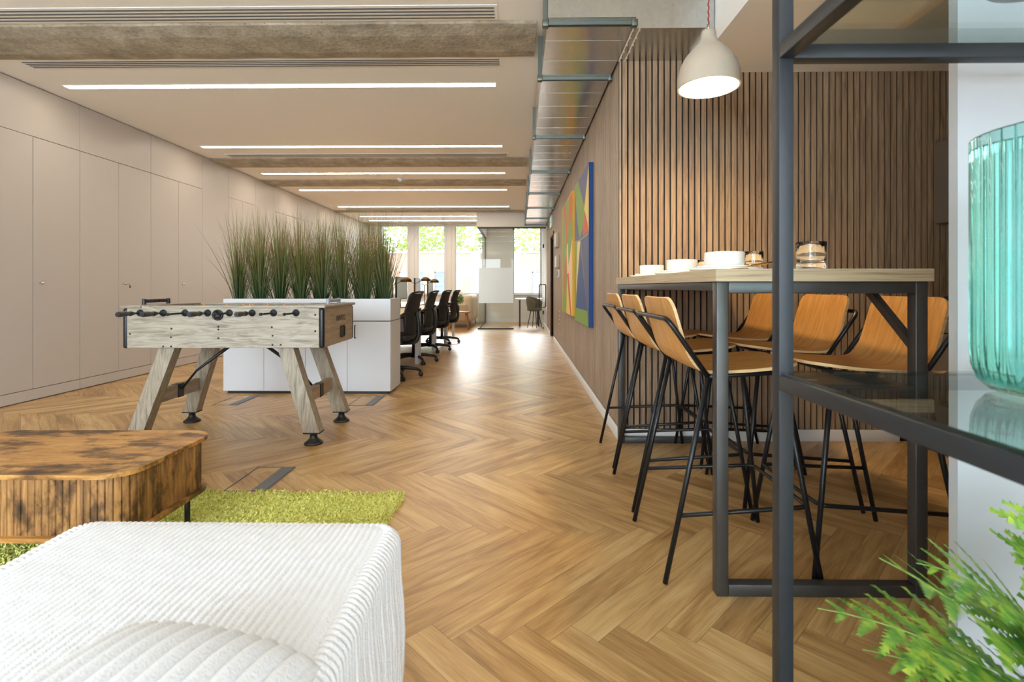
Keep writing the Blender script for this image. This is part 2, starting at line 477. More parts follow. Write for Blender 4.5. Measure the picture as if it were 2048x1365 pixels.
# ================================================================== SETTING
def make_floor():
    w = .1008; Lp = 9 * w
    X0, X1, Y0, Y1 = XL - .55, XR + .1, YR - .1, YF + .1
    ox, oy = .088, 1.478            # one near tip of a seam tooth
    verts = []; faces = []; uv = []; uve = []; rnd = []
    r2 = math.sqrt(2)
    def emitp(a, b, horiz):
        pts = [(a, b), (a + Lp, b), (a + Lp, b + w), (a, b + w)] if horiz else [(a, b), (a + w, b), (a + w, b + Lp), (a, b + Lp)]
        wp = [((p - q) / r2 + ox, (p + q) / r2 + oy) for p, q in pts]
        if max(x for x, y in wp) < X0 or min(x for x, y in wp) > X1 or max(y for x, y in wp) < Y0 or min(y for x, y in wp) > Y1:
            return
        i = len(verts)
        verts.extend([(x, y, 0) for x, y in wp]); faces.append((i, i + 1, i + 2, i + 3))
        uv.extend([(0, 0), (Lp, 0), (Lp, w), (0, w)] if horiz else [(0, 0), (0, w), (Lp, w), (Lp, 0)])
        rnd.append((random.random(), random.random(), random.random()))
    for m in range(-6, 14):
        for k in range(-70, 60):
            emitp(k * w + m * Lp, -k * w + m * Lp, True)
            emitp((k - 1) * w + m * Lp, -(k - 1) * w - Lp + m * Lp, False)
    bm = bmesh.new()
    l1 = bm.loops.layers.uv.new('plank'); l3 = bm.loops.layers.uv.new('edge')
    lc = bm.loops.layers.float_color.new('rnd')
    for fi, f in enumerate(faces):
        # split each plank in a 2 x 2 grid so that 'edge' can hold the distance to the nearest joint
        P = [Vector(verts[i]) for i in f]; U = [Vector((*uv[i], 0)) for i in f]
        gu = [0, .0034, .5, .9966, 1]; gv = [0, .03, .5, .97, 1]
        # local orientation: parameter s along P0->P1, t along P0->P3
        su = (U[1] - U[0]).length; sv = (U[3] - U[0]).length
        long_s = su > sv
        gs = gu if long_s else gv; gt = gv if long_s else gu
        grid = [[bm.verts.new(P[0].lerp(P[1], s) + (P[3] - P[0]) * t) for s in gs] for t in gt]
        for j in range(4):
            for i in range(4):
                fc = bm.faces.new((grid[j][i], grid[j][i + 1], grid[j + 1][i + 1], grid[j + 1][i]))
                for lp, (s, t) in zip(fc.loops, ((gs[i], gt[j]), (gs[i + 1], gt[j]), (gs[i + 1], gt[j + 1]), (gs[i], gt[j + 1]))):
                    u = U[0] + (U[1] - U[0]) * s + (U[3] - U[0]) * t
                    lp[l1].uv = (u.x, u.y)
                    lp[l3].uv = (min(s, 1 - s) * su, min(t, 1 - t) * sv)
                    c = rnd[fi]
                    lp[lc] = (c[0], c[1], c[2], 1)
    for co, no in (((X0, 0, 0), (-1, 0, 0)), ((X1, 0, 0), (1, 0, 0)), ((0, Y0, 0), (0, -1, 0)), ((0, Y1, 0), (0, 1, 0))):
        bmesh.ops.bisect_plane(bm, geom=list(bm.verts) + list(bm.edges) + list(bm.faces), plane_co=co, plane_no=no, clear_outer=True)
    # slab below
    vs = [bm.verts.new(c) for c in ((X0, Y0, -.2), (X1, Y0, -.2), (X1, Y1, -.2), (X0, Y1, -.2))]
    bm.faces.new(vs[::-1])
    me = bpy.data.meshes.new('floor')
    bm.to_mesh(me); bm.free()
    me.materials.append(m_floor)
    o = bpy.data.objects.new('floor', me); COL.objects.link(o)
    return struct(o)
make_floor()

g = G().box(XL - .6, XR + .2, YR - .2, YF + .3, ZC, ZC + .2)
struct(g.build('ceiling', m_ceiling))
struct(G().box(1.16, XR, 1.22, YN, 2.49, ZC).build('ceiling', m_ceiling))     # lowered over the bar nook
# outer left wall behind the cupboards
struct(G().box(XL - .75, XL - .6, YR, YF + .2, 0, ZC).box(XL - .6, XL, YR, 4.068, 0, ZC).build('wall_left', m_wall))

# far window wall
def far_wall():
    g = G()
    g.box(XL - .6, XR, YF, YF + .2, 0, .80)                     # under the sills
    for x0, x1 in ((-5.05, -4.12), (-3.288, -3.022), (-2.19, -1.91), (-1.06, -.18), (XW - .02, XR)):
        g.box(x0, x1, YF - .02 if x1 < -1.5 else YF, YF + .2, .80, ZC)
    return struct(g.build('wall_far', m_wall))
far_wall()
m_frame = plain('window_frame_paint', (206, 206, 207), .5, var=.01)
for i, (x0, x1) in enumerate(((-4.12, -3.288), (-3.022, -2.19), (-1.91, -1.06), (-.18, XW - .02))):
    w_ = struct(bpy.data.objects.new('window_%d' % (i + 1), None)); COL.objects.link(w_)
    g = G()
    for a, b, c, d in ((x0, x1, .83, .87), (x0, x1, ZC - .04, ZC), (x0, x0 + .04, .87, ZC - .04), (x1 - .04, x1, .87, ZC - .04)):
        g.box(a, b, YF + .02, YF + .08, c, d)
    g.build('window_frame', m_frame, w_)
    G().box(x0 + .04, x1 - .04, YF + .045, YF + .051, .87, ZC - .04).build('pane', m_winglass, w_)
    G().rbox(x0 - .02, x1 + .02, YF - .06, YF + .08, .80, .83, .006, 2).build('window_sill', m_frame, w_)
# panelled pilaster faces between the far windows
g = G()
for x0, x1 in ((-3.288, -3.022), (-2.19, -1.91)):
    g.box(x0 + .03, x0 + .05, YF - .035, YF - .02, .83, ZC)
    g.box(x0 + .17, x0 + .19, YF - .04, YF - .02, .83, ZC)
struct(g.build('trim_6', m_frame))
struct(G().box(XL, -1.02, YF - .016, YF, 0, .10).box(-.98, XW, YF - .016, YF, 0, .10).build('baseboard_far', m_skirt))

# rear wall with two wide windows behind the camera
g = G()
g.box(XL - .6, XR, YR - .2, YR, 0, .4).box(XL - .6, XR, YR - .2, YR, 2.7, ZC)
g.box(XL - .6, -4.2, YR - .2, YR, .4, 2.7).box(-1.0, -.5, YR - .2, YR, .4, 2.7).box(2.9, XR, YR - .2, YR, .4, 2.7)
struct(g.build('wall_rear', m_wall))
for i, (x0, x1) in enumerate(((-4.2, -1.0), (-.5, 2.9))):
    w_ = struct(bpy.data.objects.new('window_%d' % (i + 5), None)); COL.objects.link(w_)
    g = G()
    n = 3
    for k in range(n + 1):
        x = x0 + (x1 - x0) * k / n
        x = min(max(x, x0 + .03), x1 - .03)
        g.box(x - .03, x + .03, YR - .12, YR - .06, .4, 2.7)
    g.box(x0, x1, YR - .12, YR - .06, .4, .46).box(x0, x1, YR - .12, YR - .06, 2.64, 2.7)
    g.build('window_frame', m_frame, w_)
    G().box(x0, x1, YR - .1, YR - .094, .46, 2.64).build('pane', m_winglass, w_)
# kitchen side wall + rest of the right wall
struct(G().box(XR, XR + .15, YR, YN + .12, 0, ZC).build('wall_right', m_wall))
# white pier behind the shelving unit
XP = 1.2 * (859 / 1010 ) * 1.0 + .018 * 1.2
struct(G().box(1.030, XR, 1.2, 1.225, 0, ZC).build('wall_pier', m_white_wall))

# slatted walls: backing board and slats in one mesh
PITCH, SLW, SLD = .041, .030, .011
def slat_nook():
    g = G()
    g.box(XW + .012, XR, YN + .011, YN + .12, 0, ZC, 1)
    k = math.floor(XW / PITCH)
    while (k + 1) * PITCH < XR - .02:
        x = k * PITCH
        if x > XW - .012:
            g.box(x + .004, x + .004 + SLW, YN, YN + .013, .082, ZC, 0)
        k += 1
    return struct(g.build('wall_nook', [m_slat, m_slat_back]))
slat_nook()
D0, D1 = 9.92, 10.82        # doorway in the corridor wall
def slat_corridor():
    g = G()
    for y0, y1, z0 in ((YN + .002, D0, 0), (D0, D1, 2.14), (D1, 12.42, 0)):
        g.box(XW + .011, XW + .13, y0, y1, z0, ZC, 1)
    k = math.floor(YN / PITCH) + 1
    while (k + 1) * PITCH < 12.4:
        y = k * PITCH
        z0 = 2.15 if D0 - .06 < y < D1 + .02 else .082
        g.box(XW, XW + .013, y + .004, y + .004 + SLW, z0, ZC, 0)
        k += 1
    # edge batten at the outer corner
    g.box(XW + .0, XW + .012, YN + .0, YN + .03, .082, ZC, 0)
    return struct(g.build('wall_corridor', [m_slat_y, m_slat_back]))
slat_corridor()
struct(G().box(XW, XW + .12, 12.42, YF, 0, ZC).build('wall_meeting_room', m_wall))
struct(G().rbox(XW - .014, XW - .0, YN - .014, D0 - .06, 0, .08, .003, 2).rbox(XW - .014, XW, D1 + .06, YF - .02, 0, .08, .003, 2).build('baseboard_corridor', m_skirt))
struct(G().rbox(XW - .013, 2.55, YN - .014, YN, 0, .08, .003, 2).build('baseboard_nook', m_skirt))
struct(G().rbox(1.03, XR, 1.186, 1.2, 0, .08, .003, 2).build('baseboard_pier', m_skirt))
# door in the corridor wall
dr = struct(bpy.data.objects.new('door_1', None)); COL.objects.link(dr)
g = G()
g.box(XW - .012, XW + .13, D0 - .06, D0, 0, 2.14).box(XW - .012, XW + .13, D1, D1 + .06, 0, 2.14).box(XW - .012, XW + .13, D0 - .06, D1 + .06, 2.08, 2.14)
g.build('door_frame', m_brownwood, dr)
G().box(XW + .07, XW + .11, D0, D1, .005, 2.08).build('door_leaf', m_brownwood, dr)
G().tube([(XW + .07, D0 + .08, 1.02), (XW + .02, D0 + .08, 1.02), (XW + .02, D0 + .2, 1.02)], .009, 8, .015).build('door_handle', m_chrome, dr)

# concrete beams, nearly flush with the ceiling
for i, (y0, y1) in enumerate(((3.50, 4.05), (7.17, 7.72), (8.62, 9.18), (12.05, 12.40), (14.3, 14.88))):
    g = G()
    x0, x1 = XL, (.12 if i < 4 else XW)
    if i == 4: x1 = -1.04
    zb = ZC - .012
    pr = [(y0, ZC + .002), (y0 + .02, zb), (y0 + .15, zb - .018), (y1 - .15, zb - .018), (y1 - .02, zb), (y1, ZC + .002)]
    n = 60
    vs = []; fs = []
    for k in range(n + 1):
        x = x0 + (x1 - x0) * k / n
        for j, (y, z) in enumerate(pr):
            vs.append((x, y + .004 * math.sin(x * 9 + j), z))
    m6 = len(pr)
    for k in range(n):
        for j in range(m6 - 1):
            fs.append((k * m6 + j, k * m6 + j + 1, (k + 1) * m6 + j + 1, (k + 1) * m6 + j))
    g.add(vs, fs)
    g.add(vs[-m6:], [tuple(range(m6))])
    struct(g.build('trim_%d' % (i + 1), m_concrete))
# bulkhead above the meeting room glazing
struct(G().box(-1.04, XW, 12.38, 12.52, 2.52, ZC).box(-1.04, -.96, 12.52, YF, 2.52, ZC).build('wall_bulkhead', m_wall))

# ================================================================== LIGHTS AND CEILING ITEMS
places = ['nearest', 'second nearest', 'third', 'fourth', 'fifth', 'sixth', 'farthest']
strips = [(4.61, -4.18, -.215), (6.61, -4.18, -.225), (8.17, -4.18, -.23), (9.57, -4.18, -.235), (11.55, -4.15, -.24), (13.15, -4.15, -1.06), (13.95, -4.15, -1.06)]
for i, (y, x0, x1) in enumerate(strips):
    t = thing('linear_ceiling_light', '%s long warm white linear light set across the ceiling%s' % (places[i].capitalize(), ', counted from the camera'), 'ceiling light', ((x0 + x1) / 2, y, ZC), group='linear ceiling lights')
    hx = (x1 - x0) / 2
    g = G()
    g.box(-hx - .01, hx + .01, -.046, -.036, -.004, .0).box(-hx - .01, hx + .01, .036, .046, -.004, 0)
    g.box(-hx - .01, -hx, -.036, .036, -.004, 0).box(hx, hx + .01, -.036, .036, -.004, 0)
    g.build('housing', m_ceiling, t)
    G().box(-hx, hx, -.036, .036, -.003, .0).build('diffuser', m_light, t)
m_slot = plain('air_slot', (92, 97, 103), .6)
for i, (y0, y1, x0, x1) in enumerate(((3.315, 3.475, -4.6 + .5, -.165), (4.075, 4.205, -4.08, -.16), (6.97, 7.13, -4.08, -.17), (11.78, 11.95, -4.08, -.2))):
    lab = ['White slot air diffuser on the near side of the nearest concrete beam', 'White slot air diffuser on the far side of the nearest concrete beam',
           'White slot air diffuser in front of the second concrete beam', 'Faint slot air diffuser far down the ceiling near the windows'][i]
    t = thing('slot_diffuser', lab, 'air vent', ((x0 + x1) / 2, (y0 + y1) / 2, ZC - .0005), group='slot air diffusers')
    hx = (x1 - x0) / 2; hy = (y1 - y0) / 2
    G().box(-hx - .02, hx + .02, -hy - .012, hy + .012, -.004, 0).build('face_plate', m_ceiling, t)
    p = (2 * hy) / 4
    for k in range(4):
        yy = -hy + p * (k + .5)
        G().box(-hx, hx, yy - .0068, yy + .0068, -.0065, -.0035).build('slot', m_slot, t)
for i, (x, y) in enumerate(((-2.02, 8.55), (-2.05, 13.6))):
    t = thing('smoke_detector', ['Small white smoke detector on the ceiling before the third beam', 'Tiny smoke detector between the two farthest ceiling lights'][i], 'smoke detector', (x, y, ZC), group='smoke detectors')
    G().lathe([(0, -.0), (.05, -.0), (.052, -.018), (.04, -.03), (0, -.03)], seg=20).build('base', m_white_cab, t)
    G().lathe([(.0, -.052), (.018, -.052), (.03, -.045), (.032, -.03), (0, -.03)], seg=16).build('sensor_head', m_white_cab, t)

# duct
DZ = 2.57
dt = thing('ventilation_duct', 'Long square galvanised steel air duct hung along the ceiling beside the corridor wall', 'air duct', (.415, 2.87, DZ))
joints = [2.93, 3.70, 5.15, 6.70, 8.24, 9.74, 11.22, 12.36]
x0, x1 = -.25, .25
for j in range(len(joints) - 1):
    a = joints[j] - 2.87; b = joints[j + 1] - 2.87
    g = G()
    if j == 0: a = 0
    g.box(x0, x1, a, b, 0, .30)
    L_ = b - a
    nrib = 4 if L_ > 1 else 2
    for k in range(1, nrib + 1):
        y = a + L_ * k / (nrib + 1)
        g.beam((x0, y, .0002), (x1, y, .0002), .005, .0024)
    g.build('duct_section', m_galv, dt)
for j, y in enumerate(joints):
    y -= 2.87
    g = G()
    for dy in (-.014, .006):
        g.box(x0 - .026, x1 + .016, y + dy, y + dy + .008, -.018, .0).box(x0 - .026, x0, y + dy, y + dy + .01, 0, .30)
    g.box(x0 - .018, x1 + .008, y - .006, y + .006, -.010, 0)
    g.box(x0 - .014, x0, y - .008, y + .008, 0, .30)
    for cx in (x0 - .012, x1 + .002):
        g.rbox(cx - .018, cx + .018, y - .020, y + .020, -.026, .012, .004, 2)
    g.build('flange', m_galv_dull, dt)
g = G().box(.252, .735, .125, .56, .0, .3195)
g.build('branch_box', m_galv, dt)
for x in (.262, .300):
    g = G()
    g.box(x - .003, x + .003, .125, .56, -.004, 0)
    for k in range(5):
        g.rbox(x + .003, x + .009, .15 + k * .09, .156 + k * .09, -.005, 0, .001, 1)
    g.build('riveted_seam', m_ceramic, dt)

# pendant
px, py = 1.0, 2.68
t = thing('pendant_lamp', 'Bell shaped pale concrete pendant lamp with a lit white inside over the bar table', 'pendant lamp', (px, py, 2.09))
R_ = .158
outer = [(R_, 0), (R_ * 1.005, .03), (R_ * .985, .07), (R_ * .90, .12), (R_ * .74, .165), (R_ * .52, .205), (R_ * .34, .235), (R_ * .25, .262), (R_ * .235, .285), (R_ * .22, .30), (R_ * .1, .306), (0, .306)]
inner = [(R_ * .94, 0), (R_ * .95, .03), (R_ * .93, .07), (R_ * .84, .12), (R_ * .68, .16), (R_ * .4, .19), (0, .2)]
m_pend = plain('pale_concrete', (188, 176, 158), .85, var=.05, scale=14, bump=.2)
m_inner = plain('white_enamel_inside', (250, 246, 238), .5)
g = G().lathe(outer + [], seg=48, mi=0)
g.lathe([(R_, 0), (R_ * .94, 0)], seg=48, mi=1)
g.lathe(inner, seg=48, mi=1)
g.build('lamp_shade', [m_pend, m_inner], t, fix=False)
G().lathe([(0, .05), (.03, .055), (.052, .075), (.06, .105), (.052, .135), (.03, .16), (.02, .19), (0, .2)], seg=24).build('bulb', emit('warm_bulb', (1, .74, .42), 300), t)
G().tube([(0, 0, .304), (0, 0, .335)], .008, 10).build('cord_grip', m_chrome, t)
g = G()
pts = [(.0025 * math.sin(k * 1.9), .0025 * math.cos(k * 1.9), .333 + k * (ZC - 2.09 - .333) / 40) for k in range(41)]
g.tube(pts, .0035, 6).build('cord', plain('red_braided_cord', (150, 52, 44), .8), t)

# ================================================================== LEFT CUPBOARDS
kn = G().lathe([(0, .034), (.011, .034), (.014, .028), (.014, .022), (.007, .014), (.007, 0)], seg=16, M=Matrix.Rotation(PI / 2, 4, 'Y'))
def cupboard(y0, y1, label, split=True, seam=True, knob=None, key=False):
    t = thing('built_in_cupboard', label, 'cupboard', (XL, (y0 + y1) / 2, 0), group='built-in cupboards along the left wall')
    h = (y1 - y0) / 2; gp = .0025
    G().box(-.6, -.020, -h, h, 0, ZC - .01).build('carcass', m_gap, t)
    top = 2.42 if seam else ZC - .008
    if seam:
        G().rbox(-.018, 0, -h + gp, h - gp, 2.42 + gp, ZC - .008, .0012, 1).build('top_panel', m_laminate, t)
    G().box(-.018, 0, -h + gp, h - gp, .008, .105 - gp).build('plinth', m_laminate, t)
    halves = ((-h, 0), (0, h)) if split else ((-h, h),)
    for k, (a, b) in enumerate(halves):
        d = G().rbox(-.018, 0, a + gp, b - gp, .105 + gp, top - gp, .0012, 1).build('door' if seam else 'panel', m_laminate, t)
        if knob and k == 1:
            o = kn.build('knob', m_chrome, d, loc=(0, a + .065, 1.075))
            if key:
                G().tube([(.034, 0, 0), (.05, 0, 0), (.055, .02, -.0), (.055, .03, -.02)], .002, 6).rbox(.052, .058, .022, .038, -.045, -.018, .002, 1).build('key', m_black, d, loc=(0, a + .065, 1.075))
    return t
cupboard(4.07, 5.058, 'Beige double door cupboard at the left edge of the photo, widest one', knob=True)
cupboard(5.058, 6.046, 'Beige double door cupboard with a key hanging in its knob', knob=True, key=True)
cupboard(6.046, 7.036, 'Beige double door cupboard above the left end of the football table, third in the row', knob=True)
cupboard(7.036, 7.676, 'Plain full height beige filler panel between the third and fourth cupboards', split=False, seam=False)
cupboard(7.676, 8.468, 'Narrower beige double door cupboard behind the left edge of the grass planter', knob=True)
cupboard(8.468, 9.10, 'Second plain full height beige panel, above the grass clumps', split=False, seam=False)
cupboard(9.10, 10.09, 'Beige cupboard with an upper panel, first beyond the second plain panel', knob=True)
cupboard(10.09, 11.07, 'Beige cupboard seen over the middle of the grass, second beyond the plain panel', knob=True)
cupboard(11.07, 12.05, 'Beige cupboard far along the left wall, third beyond the plain panel', knob=True)
cupboard(12.05, 13.03, 'Beige cupboard far along the left wall, last but one before the windows', knob=True)
cupboard(13.03, YF - .03, 'Wide plain beige panel closing the cupboard row at the far windows', split=False, seam=False)

# ================================================================== PLANTER CABINET WITH GRASS
PX0, PX1, PY0, PY1 = -2.885, -1.247, 4.885, 5.29
t = thing('planter_cabinet', 'White low storage cabinet carrying a white planter trough of tall grass', 'cabinet', ((PX0 + PX1) / 2, PY0, 0))
hw = (PX1 - PX0) / 2; dp = PY1 - PY0
G().box(-hw + .03, hw - .03, .03, dp - .03, 0, .025).build('base', m_black, t)
G().box(-hw, hw, .02, dp, .025, .705).build('body', m_white_cab, t)
G().box(-hw + .003, hw - .003, .018, dp - .005, .703, .711).build('shadow_line', m_gap, t)
g = G()
g.rbox(-hw, hw, 0, .018, .711, .925, .002, 1).rbox(-hw, hw, dp - .018, dp, .711, .925, .002, 1)
g.rbox(-hw, -hw + .018, .018, dp - .018, .711, .925, .002, 1).rbox(hw - .018, hw, .018, dp - .018, .711, .925, .002, 1)
g.box(-hw + .018, hw - .018, .018, dp - .018, .711, .80)
g.build('planter_trough', m_white_cab, t)
cuts = [-hw, -hw + .40, -hw + .805, -hw + 1.215, hw]
for k in range(4):
    d = G().rbox(cuts[k] + .0015, cuts[k + 1] - .0015, 0, .018, .027, .703, .0012, 1).build('door', m_white_cab, t)
    hx = cuts[k] + .082 if k in (1, 3) else cuts[k + 1] - .065
    G().tube([(hx, 0, .665), (hx, -.03, .665), (hx, -.03, .545), (hx, 0, .545)], .005, 8, .006).build('handle', m_black, d)

def leaf_mat(name, stops, rough=.5, trans=.25, foot=None):
    m, nt, N, L, B = new_mat(name)
    tc = N.new('ShaderNodeTexCoord')
    n = N.new('ShaderNodeTexNoise'); n.inputs['Scale'].default_value = 11; n.inputs['Detail'].default_value = 3
    mp = N.new('ShaderNodeMapping'); mp.inputs['Scale'].default_value = (4, 4, .8)
    L.new(tc.outputs['Object'], mp.inputs['Vector']); L.new(mp.outputs['Vector'], n.inputs['Vector'])
    r = ramp(N, [(p, srgb(*c)) for p, c in stops]); L.new(n.outputs['Fac'], r.inputs['Fac'])
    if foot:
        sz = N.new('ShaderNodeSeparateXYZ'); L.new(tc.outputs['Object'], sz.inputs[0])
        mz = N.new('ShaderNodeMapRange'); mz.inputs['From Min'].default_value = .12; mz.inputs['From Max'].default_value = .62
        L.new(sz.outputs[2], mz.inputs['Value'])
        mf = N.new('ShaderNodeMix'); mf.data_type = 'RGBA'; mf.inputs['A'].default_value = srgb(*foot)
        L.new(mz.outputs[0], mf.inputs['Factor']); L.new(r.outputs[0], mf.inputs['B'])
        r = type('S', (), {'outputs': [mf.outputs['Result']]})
    L.new(r.outputs[0], B.inputs['Base Color']); B.inputs['Roughness'].default_value = rough
    tl = N.new('ShaderNodeBsdfTranslucent'); L.new(r.outputs[0], tl.inputs['Color'])
    mx = N.new('ShaderNodeMixShader'); mx.inputs[0].default_value = trans
    L.new(B.outputs[0], mx.inputs[1]); L.new(tl.outputs[0], mx.inputs[2])
    L.new(mx.outputs[0], N['Material Output'].inputs['Surface'])
    return m
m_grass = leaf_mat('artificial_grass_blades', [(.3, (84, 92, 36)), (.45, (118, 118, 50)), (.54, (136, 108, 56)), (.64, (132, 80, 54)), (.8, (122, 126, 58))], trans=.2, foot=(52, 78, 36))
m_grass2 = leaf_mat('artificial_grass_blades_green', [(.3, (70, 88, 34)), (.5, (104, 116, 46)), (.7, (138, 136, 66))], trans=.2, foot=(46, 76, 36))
def ribbon(g, pts, w, side, mi=0):
    vs = []
    n = len(pts)
    for i, p in enumerate(pts):
        ww = w * (1 - (i / (n - 1)) ** 1.6) + .0004
        vs.append(p - side * ww / 2); vs.append(p + side * ww / 2)
    g.add(vs, [(2 * i, 2 * i + 1, 2 * i + 3, 2 * i + 2) for i in range(n - 1)], mi, True)
def grass_clump(x, y, seed, label, hgt=.92):
    rr = random.Random(seed)
    t = thing('ornamental_grass', label, 'artificial plant', (x, y, .80), group='tall grass clumps in the white planter'); t['kind'] = 'thing'
    g = G()
    for k in range(190):
        a = rr.uniform(0, 2 * PI); rad = abs(rr.gauss(0, .5))
        top = hgt * rr.uniform(.55, 1.06) + .10
        if k % 6 == 0: top *= .6
        lean = min(rad, 1.3) * rr.uniform(.18, .44) + .02
        bx = math.cos(a) * min(rad, 1) * .036; by = math.sin(a) * min(rad, 1) * .03
        curl = rr.uniform(.9, 2.2)
        pts = []
        jx, jy = rr.uniform(-.03, .03), rr.uniform(-.03, .03)
        for i in range(8):
            s = i / 7
            pts.append(Vector((bx + math.cos(a) * lean * s ** curl + jx * s, by + (math.sin(a) * lean * s ** curl + jy * s) * .75, s * top * (1 - .05 * rad * s))))
        th = rr.uniform(0, PI)
        ribbon(g, pts, rr.uniform(.0042, .0085), Vector((math.cos(th), math.sin(th), 0)), 0 if rr.random() < .6 else 1)
    g.build('blades', [m_grass, m_grass2], t, fix=False)
    G().lathe([(0, 0), (.05, 0), (.062, .085), (.055, .085), (.05, .08), (0, .08)], seg=18).build('pot', m_black, t)
ords = ['leftmost', 'second from the left', 'third from the left', 'fourth from the left', 'fourth from the right', 'third from the right', 'second from the right', 'rightmost']
for k in range(8):
    grass_clump(-2.785 + k * .2085 + random.uniform(-.012, .012), 5.00, 30 + k, 'Tall artificial grass clump in the planter front row, %s' % ords[k])
o6 = ['leftmost', 'second from the left', 'third from the left', 'fourth from the left', 'third from the right', 'second from the right', 'rightmost']
for k in range(7):
    grass_clump(-2.68 + k * .2085 + random.uniform(-.012, .012), 5.175, 60 + k, 'Artificial grass clump hidden behind the planter front row, %s' % o6[k], .90)
# ================================================================== FOOTBALL TABLE
FZ0, FZ1 = .640, .905
ft = thing('football_table', 'Wooden table football game with weathered oak finish, black rods and splayed legs', 'football table', (-1.944, 3.60, 0), math.radians(1.4))
hx, hy = .655, .322            # half length along X, half depth along Y
# local: -Y is the side towards the camera
fr = G().rbox(-hx + .03, hx - .03, -hy, -hy + .02, FZ0, FZ1 - .003, .002, 1).build('side_panel', m_oakgrey, ft)
bk = G().rbox(-hx + .03, hx - .03, hy - .02, hy, FZ0, FZ1 - .003, .002, 1).build('side_panel', m_oakgrey, ft)
le = G().box(-hx, -hx + .02, -hy + .03, hy - .03, FZ0, FZ1 - .003).build('end_panel', m_oakgrey_e, ft)
re = G().box(hx - .02, hx, -hy + .03, hy - .03, FZ0, FZ1 - .003).build('end_panel', m_oakgrey_e, ft)
for sx in (-1, 1):
    for sy in (-1, 1):
        a = (sx * (hx - .032), sx * hx); b = (sy * (hy - .032), sy * hy)
        G().rbox(min(a) , max(a) + 0, min(b), max(b), FZ0 - .003, FZ1 - .006, .013, 4).build('corner_post', m_grey_metal if sx * sy == 99 else m_blackm, ft)
# top rim: two end tops and thin rails
for sx in (-1, 1):
    a = (sx * (hx - .125), sx * (hx + .012))
    G().rbox(min(a), max(a), -hy - .012, hy + .012, FZ1 - .004, FZ1 + .014, .005, 2).build('end_top', m_oakgrey, ft)
for sy in (-1, 1):
    b = (sy * (hy - .0225), sy * (hy + .001))
    G().rbox(-hx + .125, hx - .125, min(b), max(b), FZ1 - .004, FZ1 + .012, .002, 1).build('top_rail', m_oakgrey, ft)
G().box(-hx + .125, -hx + .135, -hy + .02, hy - .02, FZ0 + .1, FZ1 + .012).build('goal_wall', m_oakgrey_e, ft)
G().box(hx - .135, hx - .125, -hy + .02, hy - .02, FZ0 + .1, FZ1 + .012).build('goal_wall', m_oakgrey_e, ft)
G().box(-hx + .02, hx - .02, -hy + .02, hy - .02, FZ0 + .155, FZ0 + .165).build('playing_field', plain('playing_field_green', (52, 92, 58), .5), ft)
G().box(-hx + .02, hx - .02, -hy + .02, hy - .02, FZ0 + .004, FZ0 + .016).build('bottom_board', m_oakgrey, ft)
# screws on the front panel
scr = None
Mx = Matrix.Rotation(PI / 2, 4, 'X')
def fpx(px_, py_):   # photo position -> local x, z on the front panel
    x = (px_ - 1038) * 3.27 / F - (-1.944)
    return x, H - (py_ - 575) * 3.27 / F
for (a, b) in ((233.5, 669), (320, 658.5), (319, 676), (303.5, 694.5), (319.5, 694.5), (428, 654.5), (428, 660.5), (428, 678), (535.5, 656), (537, 673), (537, 691.5), (553.5, 691.5), (623, 631), (623, 664)):
    x, z = fpx(a, b); x = max(x * 1.0 if x > -.3 else x + .045, -hx + .05)
    if scr is None:
        scr = G().lathe([(0, .004), (.0055, .003), (.0065, 0)], seg=12, M=Mx).build('screw', m_black, fr, loc=(x, -hy, z))
    else:
        o = scr.copy(); COL.objects.link(o); o.location = (x, -hy, z)
x, z = fpx(427.5, 631)
G().lathe([(.034, -.002), (.036, .008), (.030, .012), (.024, .010), (.0285, .003), (0, .002)], seg=28, M=Mx).build('ball_entry', m_black, fr, loc=(x, -hy, z))
